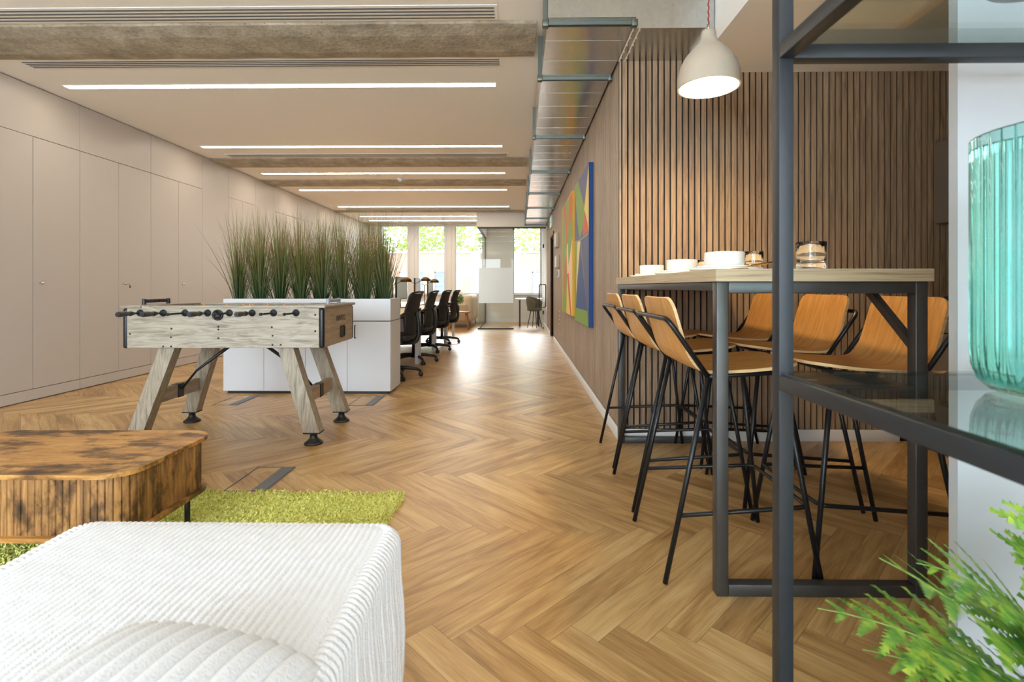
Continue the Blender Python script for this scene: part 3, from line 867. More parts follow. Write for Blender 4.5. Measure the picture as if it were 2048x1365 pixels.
# rods
m_orange = plain('orange_player', (226, 142, 56), .45)
players = [1, 2, 3, 5, 5, 3, 2, 1]
thick = [1, 1, 0, 1, 0, 1, 0, 0]
zrod = FZ1 - .036
rodx = [(p - 1038) * 3.27 / F + 1.944 for p in (271.6, 317.6, 361.3, 406.5, 450.2, 495.9, 539, 584.2)]
for i in range(8):
    rx = rodx[i] if i else rodx[0]
    y0, y1 = (-hy - .17, hy + .20) if not thick[i] else (-hy - .20, hy + .14)
    rod = G().tube([(0, y0, 0), (0, y1, 0)], .0062, 10).build('rod', m_blackm, ft, loc=(rx, 0, zrod))
    bsh = G()
    for sy in (-1, 1):
        Mr = Matrix.Rotation(PI / 2 * (1 if sy < 0 else -1), 4, 'X')
        bsh.lathe([(.0, .016), (.012, .016), (.014, .006), (.022, .005), (.0235, 0)], seg=22, M=Mr, c=(0, sy * (hy + .0005), 0))
    bsh.build('bushing', m_grey_metal, rod)
    Mr = Matrix.Rotation(PI / 2, 4, 'X')
    far = Matrix.Rotation(-PI / 2, 4, 'X')
    hp = [(0, .14), (.015, .14), (.0172, .135), (.0172, .09), (.0150, .065), (.0130, .05), (.0172, .034), (.013, .014), (.0085, 0), (0, 0)]
    if thick[i]:
        G().lathe(hp, seg=8, M=Mr, c=(0, -hy - .055, 0), smooth=False).build('handle', m_black, rod, fix=False)
        G().lathe([(0, .012), (.008, .010), (.0095, 0), (0, 0)], seg=12, M=far, c=(0, y1, 0)).build('end_cap', m_black, rod)
    else:
        G().lathe(hp, seg=8, M=far, c=(0, hy + .055, 0), smooth=False).build('handle', m_black, rod, fix=False)
        G().lathe([(0, .014), (.008, .012), (.0098, .004), (.0098, -.01), (0, -.01)], seg=12, M=Mr, c=(0, y0, 0)).build('end_cap', m_black, rod)
    n = players[i]
    for k in range(n):
        yy = (k - (n - 1) / 2) * (.56 / max(n, 2.2))
        p = G()
        ori = (i % 2 == 0) if i < 4 else (i % 2 == 0)
        mi = 0 if ori else 1
        tl = random.uniform(-.5, .5)
        Mt = Matrix.Translation((0, yy, 0)) @ Matrix.Rotation(tl, 4, 'Y')
        p.rbox(-.009, .009, -.013, .013, -.028, .018, .004, 2, mi, Mt)
        p.lathe([(0, .046), (.007, .043), (.0098, .034), (.008, .024), (.005, .018)], seg=12, mi=0, M=Mt)
        p.rbox(-.006, .006, -.010, .010, -.060, -.028, .003, 2, 1, Mt)
        p.rbox(-.009, .012, -.011, .011, -.074, -.060, .003, 2, 1, Mt)
        p.build('player', [m_orange, m_black], rod)
# end panel: logo, ball return
txt = bpy.data.curves.new('logo', 'FONT'); txt.body = 'VIAVITO'; txt.size = .052; txt.extrude = .0006; txt.align_x = 'CENTER'
txt.space_character = 1.02
to = bpy.data.objects.new('tmp', txt); COL.objects.link(to)
dg = bpy.context.evaluated_depsgraph_get()
me = bpy.data.meshes.new_from_object(to.evaluated_get(dg)); bpy.data.objects.remove(to)
lo = bpy.data.objects.new('logo', me); COL.objects.link(lo); me.materials.clear(); me.materials.append(m_black)
lo.parent = re; lo.matrix_local = Matrix.Translation((hx + .001, .02, FZ0 + .158)) @ Matrix.Rotation(PI / 2, 4, 'Z') @ Matrix.Rotation(PI / 2, 4, 'X') @ Matrix.Scale(1.12, 4, (0, 1, 0))
g = G()
ring = rrect(-.052, .052, -.044, .044, .024, 6); inn = rrect(-.044, .044, -.036, .036, .02, 6)
n = len(ring); Mr = Matrix.Translation((hx, .055, FZ0 + .078)) @ Matrix.Rotation(PI / 2, 4, 'Z') @ Matrix.Rotation(PI / 2, 4, 'X')
vs = [Mr @ Vector((x, y, .006)) for x, y in ring] + [Mr @ Vector((x, y, .006)) for x, y in inn] + [Mr @ Vector((x, y, .0)) for x, y in ring] + [Mr @ Vector((x, y, .0015)) for x, y in inn]
fs = []
for i in range(n):
    j = (i + 1) % n
    fs += [(i, j, n + j, n + i), (2 * n + i, 2 * n + j, j, i), (n + i, n + j, 3 * n + j, 3 * n + i)]
g.add(vs, fs); g.add(vs[3 * n:], [tuple(range(n))])
g.build('ball_return', m_black, re)
# scorers: bracket with beads on each end top
for sx, mt, lab in ((-1, m_black, 'black'), (1, m_chrome, 'grey')):
    x = sx * (hx - .02 if sx < 0 else hx - .045)
    g = G()
    ya, yb = (-.115, .115)
    if sx < 0: ya, yb = (-.185, .06)
    xs = x + (.025 if sx < 0 else 0)
    for yy in (ya, yb):
        g.lathe([(0, .04), (.012, .038), (.013, .03), (.013, 0)], c=(xs, yy, FZ1 + .014), seg=14)
    g.tube([(xs, ya, FZ1 + .038), (xs, yb, FZ1 + .038)], .004, 8)
    sc_ = g.build('score_counter', m_black if sx < 0 else plain('grey_plastic', (150, 154, 158), .4), ft)
    g = G()
    for k in range(10):
        yy = ya + .02 + k * (yb - ya - .04) / 9.5
        g.lathe([(.004, -.009), (.012, -.006), (.0125, .006), (.004, .009)], seg=14, M=Matrix.Rotation(PI / 2, 4, 'X'), c=(xs, yy, FZ1 + .038))
    g.build('beads', m_black if sx < 0 else m_greyceramic, sc_)
# legs
def leg_bar(g, sx, sy):
    tx, bx = sx * .388, sx * .575
    zt, zb = FZ0 + .002, .086
    w, d = .052, .040
    yc_t, yc_b = sy * (hy - .075), sy * (hy - .040)
    vs = []
    for (xc, yc, z) in ((bx, yc_b, zb), (tx, yc_t, zt)):
        for i, j in ((-1, -1), (1, -1), (1, 1), (-1, 1)):
            vs.append((xc + i * w, yc + j * d, z + (-.004 if z < .2 else 0)))
    g.add(vs, [(3, 2, 1, 0), (4, 5, 6, 7), (0, 1, 5, 4), (1, 2, 6, 5), (2, 3, 7, 6), (3, 0, 4, 7)])
    return bx, yc_b, zb
for sx in (-1, 1):
    for sy in (-1, 1):
        g = G(); bx, by, zb = leg_bar(g, sx, sy)
        l = g.build('leg', m_oakgrey_v, ft)
        G().box(bx - .054, bx + .054, by - .042, by + .042, zb - .012, zb - .003).build('end_cap', m_black, l)
        cx = bx + .0 ; 
        f = G().tube([(cx, by, zb - .012), (cx, by, .05)], .006, 10).build('leveller_stud', m_chrome, l)
        G().lathe([(.0, .066), (.022, .066), (.024, .046), (.028, .036), (.048, .018), (.060, .008), (.060, 0), (0, 0)], c=(cx, by, 0), seg=26).build('foot', m_black, l)
    zc = .30; fr_ = (FZ0 - zc) / (FZ0 - .086)
    xc = sx * (.388 + .187 * fr_)
    yy = hy - .09
    cb = G().rbox(xc - .022, xc + .022, -yy, yy, zc - .045, zc + .045, .002, 1).build('crossbar', m_oakgrey_e, ft)
    G().rbox(xc - .026, xc + .026, -.033, .033, zc - .048, zc + .047, .002, 1).build('bracket', m_black, cb)
    G().tube([(xc - sx * .03, 0, zc + .01), (sx * (.388 - .02), 0, zc + .14), (sx * .10, 0, FZ0)], [.008, .008, .014], 10).build('brace_rod', m_black, ft)

# ================================================================== FLOOR BOXES
m_fbox = plain('floor_box_grey', (112, 114, 118), .5, metal=.2)
for (xa, xb, ya, yb, lab) in ((-1.503, -1.283, 2.545, 2.89, 'Metal edged floor socket hatch in the herringbone floor beside the green rug'),
                              (-2.70, -2.475, 4.40, 4.80, 'Floor socket hatch in front of the planter, between the football table legs on the left'),
                              (-1.50, -1.275, 4.40, 4.80, 'Floor socket hatch in front of the right end of the planter')):
    t = thing('floor_socket_box', lab, 'floor hatch', ((xa + xb) / 2, (ya + yb) / 2, 0), group='floor socket hatches')
    a, b = (xb - xa) / 2, (yb - ya) / 2
    g = G()
    g.box(-a, a, -b, -b + .005, 0, .003).box(-a, a, b - .005, b, 0, .003).box(-a, -a + .005, -b + .005, b - .005, 0, .003).box(a - .005, a, -b + .005, b - .005, 0, .003)
    g.build('frame', m_fbox, t)
    G().box(a - .078, a - .010, -b + .008, b - .008, 0, .0035).build('cable_flap', m_fbox, t)

# ================================================================== RUG
def make_rug():
    x0, x1, y0, y1 = -2.9, -.565, 1.0, 2.515
    rr = random.Random(5)
    vs = []; fs = []
    def edge(x, y):
        return x + .012 * math.sin(y * 23) * math.sin(y * 7.1), y + .010 * math.sin(x * 19)
    nx, ny = 60, 40
    for j in range(ny + 1):
        for i in range(nx + 1):
            x, y = edge(x0 + .01 + (x1 - x0 - .02) * i / nx, y0 + .01 + (y1 - y0 - .02) * j / ny)
            b = 0 if i in (0, nx) or j in (0, ny) else .012
            vs.append((x, y, b))
    for j in range(ny):
        for i in range(nx):
            a = j * (nx + 1) + i
            fs.append((a, a + 1, a + nx + 2, a + nx + 1))
    g = G(); g.add(vs, fs)
    for k in range(46000):
        x = rr.uniform(x0, x1); y = rr.uniform(y0, y1)
        # leave a thinner pile below the ottoman, where nothing can be seen
        if x > -1.0 and x < -.45 and y < 1.2 and rr.random() < .8: continue
        x, y = edge(x, y)
        a = rr.uniform(0, 2 * PI); h = rr.uniform(.014, .030); l = rr.uniform(.002, .012)
        wd = rr.uniform(.0022, .0042)
        sdx, sdy = -math.sin(a) * wd, math.cos(a) * wd
        dx, dy = math.cos(a) * l, math.sin(a) * l
        b = len(g.v)
        g.v += [(x - sdx, y - sdy, .006), (x + sdx, y + sdy, .006),
                (x + dx * .5 + sdx, y + dy * .5 + sdy, h * .75), (x + dx * .5 - sdx, y + dy * .5 - sdy, h * .75),
                (x + dx * .4 - dy * .9 + sdx, y + dy * .4 + dx * .9 + sdy, h), (x + dx * .4 - dy * .9 - sdx, y + dy * .4 + dx * .9 - sdy, h * .96)]
        g.f += [(b, b + 1, b + 2, b + 3), (b + 3, b + 2, b + 4, b + 5)]
        g.m += [0, 0]; g.sm += [True, True]
    m, nt, N, L, B = new_mat('green_shag_pile')
    tc = N.new('ShaderNodeTexCoord')
    n = N.new('ShaderNodeTexNoise'); n.inputs['Scale'].default_value = 90; n.inputs['Detail'].default_value = 4
    L.new(tc.outputs['Object'], n.inputs['Vector'])
    r = ramp(N, [(.3, srgb(150, 156, 60)), (.5, srgb(220, 220, 124)), (.7, srgb(236, 234, 156))]); L.new(n.outputs['Fac'], r.inputs['Fac'])
    L.new(r.outputs[0], B.inputs['Base Color']); B.inputs['Roughness'].default_value = .9
    o = g.build('shag_rug', m, fix=False)
    tag(o, 'Bright green shaggy rug on the wooden floor under the coffee table', 'rug', kind='thing')
make_rug()

# ================================================================== COFFEE TABLE
ct = thing('coffee_table', 'Low rustic wood coffee table with fluted sides and rounded corners on the green rug', 'coffee table', (-1.82, 1.955, .0), math.radians(.5))
a, b, r = .485, .27, .11
ZT = .40
G().prism(rrect(-a, a, -b, b, r, 10), ZT - .016, ZT, smooth_side=True).build('table_top', m_rustic, ct, fix=False)
G().prism(rrect(-a + .003, a - .003, -b + .003, b - .003, r, 10), .168, .184, smooth_side=True).build('bottom_board', m_rustic, ct, fix=False)
# fluted body
g = G()
def perim(a, b, r):
    segs = []
    pts = rrect(-a, a, -b, b, r, 24)
    return pts
pts = perim(a - .022, b - .022, r - .02)
# resample
def resample(pts, step):
    P = [Vector(p) for p in pts] + [Vector(pts[0])]
    L_ = [0]
    for i in range(1, len(P)): L_.append(L_[-1] + (P[i] - P[i - 1]).length)
    n = int(round(L_[-1] / step)); out = []; j = 0
    for k in range(n):
        s = L_[-1] * k / n
        while L_[j + 1] < s: j += 1
        u = (s - L_[j]) / max(1e-9, L_[j + 1] - L_[j])
        p = P[j].lerp(P[j + 1], u); t = (P[j + 1] - P[j])
        if t.length < 1e-7: t = P[(j + 2) % len(P)] - P[j]
        t.normalize(); out.append((p, Vector((t.y, -t.x)), s))
    return out, L_[-1]
rs, Lt = resample(pts, .003)
nfl = round(Lt / .024); per = Lt / nfl
poly = []
for p, nr, s in rs:
    ph = (s % per) / per
    off = .0028 * math.sqrt(max(0, 1 - (2 * ph - 1) ** 4)) - .0028
    if ph < .08 or ph > .92: off -= .002
    poly.append(p + nr * off)
n = len(poly)
vs = [(p.x, p.y, z) for z in (.184, ZT - .016) for p in poly]
g.add(vs, [(i, (i + 1) % n, n + (i + 1) % n, n + i) for i in range(n)], 0, False)
g.build('fluted_body', m_rustic_v, ct, fix=False)
for sx in (-1, 1):
    for sy in (-1, 1):
        G().tube([(sx * (a - .09), sy * (b - .075), .0), (sx * (a - .09), sy * (b - .075), .17)], .011, 14).build('leg', m_black, ct)

# ================================================================== OTTOMAN
def make_ottoman():
    x0, x1, y0, y1 = -1.10, -.296, -.25, 1.262
    t = thing('corduroy_ottoman', 'Large low white corduroy ottoman with ribbed top in the foreground', 'ottoman', ((x0 + x1) / 2, (y0 + y1) / 2, 0))
    cx, cy = (x0 + x1) / 2, (y0 + y1) / 2
    ha, hb = (x1 - x0) / 2, (y1 - y0) / 2
    zt, R = .45, .034
    # side band: vertical ribs that run over the edge to the seam
    pts = rrect(-ha, ha, -hb, hb, .055, 26)
    rs, Lt = resample(pts, .0026)
    npitch = round(Lt / .0145); per = Lt / npitch
    rr = random.Random(3)
    prof = [(0.0, .03), (.012, .06), (.016, .12), (.018, .2), (.016, .28), (.010, .34)]
    for k in range(1, 10):
        aa = PI / 2 * k / 9
        prof.append((.008 - R * (1 - math.cos(aa)), zt - R + R * math.sin(aa)))
    prof.append((.008 - R - .012, zt - .004))
    n = len(rs); g = G(); vs = []
    for j, (off, z) in enumerate(prof):
        for i, (p, nr, s) in enumerate(rs):
            ph = (s % per) / per
            idx = int(s / per)
            wob = .0012 * math.sin(z * 90 + idx * 2.3) + .0010 * math.sin(z * 210 + idx * 5.1)
            a_ = .0036 * abs(math.sin(PI * ph)) + (wob if z < .40 else 0)
            q = p + nr * (off + a_ * (1 if j < len(prof) - 1 else 0))
            vs.append((q.x, q.y, z + (.003 * abs(math.sin(PI * ph)) if j > len(prof) - 5 and j < len(prof) - 1 else 0)))
    g.add(vs, [(j * n + i, j * n + (i + 1) % n, (j + 1) * n + (i + 1) % n, (j + 1) * n + i) for j in range(len(prof) - 1) for i in range(n)], 0, True)
    g.build('side_cover', m_fabric, t, fix=False)
    # top panel, ribs along Y
    ia, ib, ir = ha - R + .002, hb - .001, .03
    pit = .0152; nx = int(2 * ia / (pit / 8)); ny = 110
    vs = []; fs = []
    for j in range(ny + 1):
        y = -ib + 2 * ib * j / ny
        d = max(0, abs(y) - (ib - ir))
        hw_ = ia - ir + math.sqrt(max(0, ir * ir - d * d))
        for i in range(nx + 1):
            x = -hw_ + 2 * hw_ * i / nx
            xx = x + .0012 * math.sin(y * 31 + x * 12) + .0008 * math.sin(y * 83)
            rib = abs(math.sin(PI * xx / pit)) ** .8
            e = min(hw_ - abs(x), ib - abs(y))
            dome = .010 * (1 - (x / ia) ** 4) * (1 - (y / ib) ** 6)
            puck = .0012 * math.sin(x * 55 + 7 * math.sin(y * 40)) * math.sin(y * 60 + x * 30)
            k = min(1, e / .02)
            ey = ib - abs(y)
            fall = 0 if ey > R else -(R - math.sqrt(max(0, R * R - (R - ey) ** 2)))
            vs.append((x, y, zt - .001 + (.0042 * rib + puck + dome) * k + fall + (.0042 * rib * (1 - k) if e == ey else 0)))
    for j in range(ny):
        for i in range(nx):
            q = j * (nx + 1) + i
            fs.append((q, q + 1, q + nx + 2, q + nx + 1))
    G().add(vs, fs, 0, True).build('ribbed_top', m_fabric, t, fix=False)
    G().prism(rrect(-ha + .03, ha - .03, -hb + .03, hb - .03, .1), .0, .05).build('base', m_black, t)
make_ottoman()
def make_cushion():
    t_ = None
    a, b = .165, .20; th = .055
    nx, ny = 210, 60
    vs = []; fs = []
    for side in (1, -1):
        for j in range(ny + 1):
            for i in range(nx + 1):
                u = -1 + 2 * i / nx; v = -1 + 2 * j / ny
                x = u * a * (1 - .10 * (1 - abs(u)) * 0 - .06 * v * v * abs(u)); y = v * b * (1 - .06 * u * u * abs(v))
                h = th * (max(0, 1 - abs(u) ** 2.6) * max(0, 1 - abs(v) ** 2.6)) ** .5
                rib = abs(math.sin(PI * (x + .012 * math.sin(y * 9)) / .027)) ** .7
                e = min(1, (1 - abs(u)) * 14) * min(1, (1 - abs(v)) * 8)
                vs.append((x, y, side * (h + .0095 * rib * e)))
    m_ = (nx + 1) * (ny + 1)
    for s in range(2):
        for j in range(ny):
            for i in range(nx):
                q = s * m_ + j * (nx + 1) + i
                f = (q, q + 1, q + nx + 2, q + nx + 1)
                fs.append(f if s == 0 else f[::-1])
    o = G().add(vs, fs, 0, True).build('scatter_cushion', m_fabric, fix=False)
    o.location = (-.462, .555, .516)
    o.rotation_euler = (math.radians(-4), math.radians(3), math.radians(-8))
    tag(o, 'White wide ribbed cushion lying on the corduroy ottoman at the bottom edge', 'cushion')
make_cushion()

# ================================================================== BAR TABLE
TZ = 1.0985
BX0, BX1, BY0, BY1 = .662, 1.362, 1.70, 3.405
bt = thing('bar_table', 'High bar table with thick birch plywood top on a dark steel box frame', 'bar table', ((BX0 + BX1) / 2, (BY0 + BY1) / 2, 0))
w2, l2 = (BX1 - BX0) / 2, (BY1 - BY0) / 2
g = G().box(-w2 - .008, w2 + .010, -l2 - .012, l2 + .012, TZ - .042, TZ - .0015, 1).box(-w2 - .008, w2 + .010, -l2 - .012, l2 + .012, TZ - .0015, TZ, 0)
g.build('table_top', [m_topface, m_topedge], bt)
s = .04
zt = TZ - .042
for sy in (-1, 1):
    yc = sy * (l2 - s / 2)
    for sx in (-1, 1):
        xc = sx * (w2 - s / 2)
        G().rbox(xc - s / 2, xc + s / 2, yc - s / 2, yc + s / 2, 0, zt, .003, 2).build('leg', m_steel, bt)
        # longitudinal braces
        if sx == sy * -1:
            G().beam((xc, yc - sy * .02, .84), (xc, yc - sy * .23, zt - .035), .025, .025, (1, 0, 0)).build('brace', m_steel, bt)
    G().rbox(-w2 + s, w2 - s, yc - s / 2, yc + s / 2, 0, s, .003, 2).build('foot_rail', m_steel, bt)
    G().rbox(-w2 + s, w2 - s, yc - s / 2, yc + s / 2, zt - s, zt, .003, 2).build('top_beam', m_steel, bt)
for sx in (-1, 1):
    xc = sx * (w2 - s / 2)
    G().rbox(xc - s / 2, xc + s / 2, -l2 + s, l2 - s, zt - .032, zt, .003, 2).build('top_beam', m_steel, bt)

# ================================================================== BAR STOOLS
def make_stool():
    t = thing('bar_stool', 'x', 'bar stool', (0, 0, 0), group='oak ply bar stools at the high table')
    # profile of the shell: x, z, half width
    P = [(-.240, 1.000), (-.226, .955), (-.212, .905), (-.198, .855), (-.184, .812), (-.168, .778), (-.146, .752), (-.118, .738), (-.08, .735), (-.02, .737), (.06, .742), (.14, .750), (.20, .757), (.245, .760)]
    # smooth resample (Catmull-Rom)
    Q = []
    for i in range(len(P) - 1):
        p0, p1, p2, p3 = P[max(i - 1, 0)], P[i], P[i + 1], P[min(i + 2, len(P) - 1)]
        for k in range(4):
            u = k / 4
            Q.append(tuple(.5 * (2 * p1[c] + (p2[c] - p0[c]) * u + (2 * p0[c] - 5 * p1[c] + 4 * p2[c] - p3[c]) * u * u + (3 * p1[c] - p0[c] - 3 * p2[c] + p3[c]) * u ** 3) for c in (0, 1)))
    Q.append(P[-1])
    n = len(Q); Ls = [0]
    for i in range(1, n): Ls.append(Ls[-1] + math.dist(Q[i], Q[i - 1]))
    T = Ls[-1]
    def hw(s):
        base = .196 + .006 * math.sin(PI * s / T)
        r0, r1 = .05, .11
        if s < r0: return base - r0 + math.sqrt(max(0, r0 * r0 - (r0 - s) ** 2))
        if T - s < r1: return base - r1 * .8 + .8 * math.sqrt(max(0, r1 * r1 - (r1 - (T - s)) ** 2))
        return base
    # refine near the ends
    S_ = sorted(set([0, .003, .008, .016, .028, .04, .05] + [T - q for q in (0, .002, .006, .014, .026, .045, .07, .095, .11)] + Ls[2:-2]))
    def at(s):
        for i in range(n - 1):
            if Ls[i + 1] >= s - 1e-9:
                u = (s - Ls[i]) / (Ls[i + 1] - Ls[i]); return (Q[i][0] + (Q[i + 1][0] - Q[i][0]) * u, Q[i][1] + (Q[i + 1][1] - Q[i][1]) * u)
        return Q[-1]
    th = .0055; m = 9
    vs = []
    for s in S_:
        a_ = at(max(0, s - .006)); b_ = at(min(T, s + .006)); tx, tz = b_[0] - a_[0], b_[1] - a_[1]
        l_ = math.hypot(tx, tz); nx_, nz_ = -tz / l_, tx / l_
        x, z = at(s); w = max(hw(s), .002)
        for side in (1, -1):
            for k in range(m):
                v = -1 + 2 * k / (m - 1)
                dish = -.006 * (1 - v * v) * (1 if s < .22 else .6)
                vs.append((x + nx_ * (th * side + dish), v * w, z + nz_ * (th * side + dish)))
    g = G(); K = len(S_)
    top = [(i * 2 * m + k, i * 2 * m + k + 1, (i + 1) * 2 * m + k + 1, (i + 1) * 2 * m + k) for i in range(K - 1) for k in range(m - 1)]
    bot = [((i + 1) * 2 * m + m + k, (i + 1) * 2 * m + m + k + 1, i * 2 * m + m + k + 1, i * 2 * m + m + k) for i in range(K - 1) for k in range(m - 1)]
    g.add(vs, top + bot, 0, True)
    ed = []
    for i in range(K - 1):
        a0 = i * 2 * m; b0 = (i + 1) * 2 * m
        ed.append((a0, b0, b0 + m, a0 + m)); ed.append((a0 + m - 1, a0 + 2 * m - 1, b0 + 2 * m - 1, b0 + m - 1))
    for k in range(m - 1):
        ed.append((k, k + m, k + m + 1, k + 1)); q = (K - 1) * 2 * m; ed.append((q + k, q + k + 1, q + k + m + 1, q + k + m))
    g.add(vs, ed, 1, False)
    g.build('seat_shell', [m_ply, m_plyedge], t, fix=False)
    r = .0092; yb = .222
    # one bent tube: left leg, up to the bend, back over the rear of the backrest, and down again
    G().tube([(-.118, -yb, .722), (-.258, -.214, .925), (-.262, .214, .925), (-.118, yb, .722)], r, 12, .035).build('back_hoop', m_blackm, t)
    for sy in (-1, 1):
        G().tube([(-.118, sy * yb, .722), (-.272, sy * .235, .004)], r, 12).build('leg', m_blackm, t)
        G().tube([(.165, sy * .165, .728), (.270, sy * .235, .004)], r, 12).build('leg', m_blackm, t)
    g = G()
    for sy in (-1, 1):
        g.tube([(-.118, sy * yb, .722), (.02, sy * .185, .724), (.165, sy * .165, .728)], r * .9, 10)
    g.tube([(-.06, -.20, .723), (-.06, .20, .723)], r * .8, 10).tube([(.15, -.165, .727), (.15, .165, .727)], r * .8, 10)
    g.build('seat_frame', m_blackm, t)
    zb, zf = .238, .262
    xb = -.272 + .154 * zb / .722; yb_ = .235 - .013 * zb / .722
    xf = .270 - .105 * zf / .728; yf_ = .235 - .07 * zf / .728
    G().tube([(xb, -yb_ , zb), (xf + .006, -yf_ , zf), (xf + .006, yf_, zf), (xb, yb_, zb)], r * .85, 10, .03).build('footrest', m_blackm, t)
    return t
st = make_stool()
ys = [2.005, 2.565, 3.125]
labs = ['nearest to the camera', 'middle one', 'farthest, by the slatted wall']
st.location = (.782, ys[0], 0); st['label'] = 'Oak bar stool left of the high table, nearest to the camera'
for k in (1, 2):
    dup(st, (.782 + .03 * k * .5, ys[k], 0), 0, 'Oak bar stool left of the high table, %s' % labs[k])
for k, y in enumerate((2.02, 2.57, 3.125)):
    dup(st, (1.305, y, 0), PI, 'Oak bar stool right of the high table, %s' % labs[k])

# ================================================================== TABLEWARE
def bowl(d, h):
    r = d / 2
    return [(0, 0), (r * .90, 0), (r * .96, .004), (r, .012), (r, h - .002), (r - .002, h), (r - .005, h - .001), (r - .0055, .012), (r - .02, .007), (0, .006)]
def plate(d, h=.012):
    r = d / 2
    return [(0, 0), (r * .86, 0), (r * .9, .002), (r * .985, h - .006), (r, h), (r - .004, h), (r * .95, .006), (r * .88, .0045), (0, .0045)]
wob = lambda a, z: .006 * math.sin(3 * a + 1) + .004 * math.sin(5 * a)
sets = [(.802, 1.985, 'nearest'), (.812, 2.53, 'middle'), (.828, 3.16, 'farthest')]
bt_mesh = {}
for i, (x, y, w_) in enumerate(sets):
    for nm, pr, zz, lab, gr in (('dinner_plate', plate(.262), 0, 'White dinner plate on the left side of the bar table, %s setting' % w_, 'dinner plates on the bar table'),
                                ('side_plate', plate(.205), .0095, 'Smaller white plate stacked under the bowl, %s setting' % w_, 'side plates on the bar table'),
                                ('bowl', bowl(.147, .056), .0185, 'White straight sided bowl on stacked plates, %s setting' % w_, 'bowls on the bar table')):
        if nm in bt_mesh:
            o = bt_mesh[nm].copy(); COL.objects.link(o)
        else:
            o = G().lathe(pr, seg=56, rib=wob).build(nm, m_ceramic); bt_mesh[nm] = o
        o.location = (x, y, TZ + zz + .0005); o.rotation_euler = (0, 0, i * 1.3)
        tag(o, lab, nm.split('_')[-1], gr)
m_tumbler = plain('tumbler_glass', (250, 250, 250), .02, **{'Transmission Weight': 1.0, 'IOR': 1.48})
def tumbler(x, y, r, h, lab):
    facet = lambda a, z: (.028 * (abs(math.sin(8 * a)) - .5) if .018 < z < h * .8 else 0)
    pr = [(0, 0), (r * .92, 0), (r * .96, .004), (r * .97, .014), (r * .9, .018), (r * .94, .022), (r * .97, h * .4), (r * .99, h * .78), (r, h * .82), (r, h), (r - .0025, h), (r - .004, h * .5), (r - .006, .024), (0, .02)]
    o = G().lathe(pr, seg=64, rib=facet).build('tumbler', m_tumbler)
    o.location = (x, y, TZ + .0005)
    return tag(o, lab, 'glass', 'cut glass tumblers on the bar table')
tumbler(1.012, 1.765, .0475, .094, 'Cut glass tumbler alone at the near right of the bar table')
tumbler(.968, 2.10, .038, .085, 'Clear tumbler just right of the nearest white bowl')
tumbler(.995, 2.74, .038, .085, 'Clear tumbler half hidden between the nearest and middle bowls')
for x, y, rz, lab in ((.895, 1.90, -1.0, 'Gold fork leaning on the rim of the nearest dinner plate'),):
    f = thing('fork', lab, 'cutlery', (x, y, TZ + .003), rz)
    G().tube([(0, -.075, .012), (0, -.03, .018), (0, .05, .026), (.0, .085, .030)], [.003, .0045], 8).build('handle', m_gold, f)
    g = G().rbox(-.010, .010, -.115, -.075, .003, .006, .001, 1)
    for k in range(4):
        g.rbox(-.010 + k * .0058, -.0076 + k * .0058, -.150, -.115, .001, .004, .0006, 1)
    g.build('tines', m_gold, f)

# ================================================================== KITCHEN AT THE RIGHT
m_kit = plain('taupe_kitchen_front', (112, 102, 92), .45, var=.02)
m_kitg = plain('kitchen_shadow_gap', (30, 27, 24), .8)
t = thing('kitchen_wall_cabinet', 'Grey wall hung kitchen cabinet on the right edge of the slatted wall', 'cabinet', (2.965, 2.9, 1.46))
G().box(-.165, .18, -.55, .52, 0, .55).build('carcass', m_kit, t)
for k in range(2):
    G().rbox(-.183, -.166, -.548 + k * .536, -.016 + k * .536, .002, .548, .001, 1).build('door', m_kit, t)
t = thing('kitchen_base_cabinet', 'Grey kitchen base unit with drawers behind the bar stools', 'cabinet', (2.84, 2.7, 0))
G().box(-.27, .305, -.75, .715, .10, .92).build('carcass', m_kitg, t)
G().box(-.22, .305, -.75, .715, 0, .10).build('plinth', m_kitg, t)
for k in range(2):
    for a_, b_ in ((.105, .48), (.49, .755), (.765, .912)):
        G().rbox(-.29, -.271, -.748 + k * .735, -.018 + k * .735, a_, b_, .001, 1).build('drawer', m_kit, t)
tag(G().rbox(2.53, 3.148, 1.94, 3.418, .92, .95, .002, 1).build('worktop', plain('taupe_worktop', (128, 118, 108), .35, scale=30)), 'Thin grey worktop on the kitchen base unit at the right edge', 'worktop')
t = thing('coffee_machine', 'Black bean to cup coffee machine on the kitchen worktop at the right edge', 'coffee machine', (2.86, 3.13, .95))
G().rbox(-.02, .20, -.13, .13, 0, .33, .02, 3).build('body', m_black, t)
G().rbox(-.16, -.02, -.12, .12, 0, .03, .006, 2).build('drip_tray', m_black, t)
G().rbox(-.13, -.02, -.10, .10, .24, .33, .015, 3).build('brew_head', m_blackm, t)
G().tube([(-.075, -.02, .24), (-.075, -.02, .17)], .012, 10).tube([(-.075, .03, .24), (-.075, .03, .17)], .012, 10).build('spout', m_chrome, t)
G().lathe([(.0, 0), (.035, 0), (.035, .10), (.033, .10), (.033, .004), (0, .004)], c=(-.085, -.075, .03), seg=20).build('milk_jug', m_greyceramic, t)
G().lathe([(0, .12), (.05, .12), (.075, .10), (.085, 0), (0, 0)], c=(.09, 0, .33), seg=24).build('bean_hopper', m_black, t)

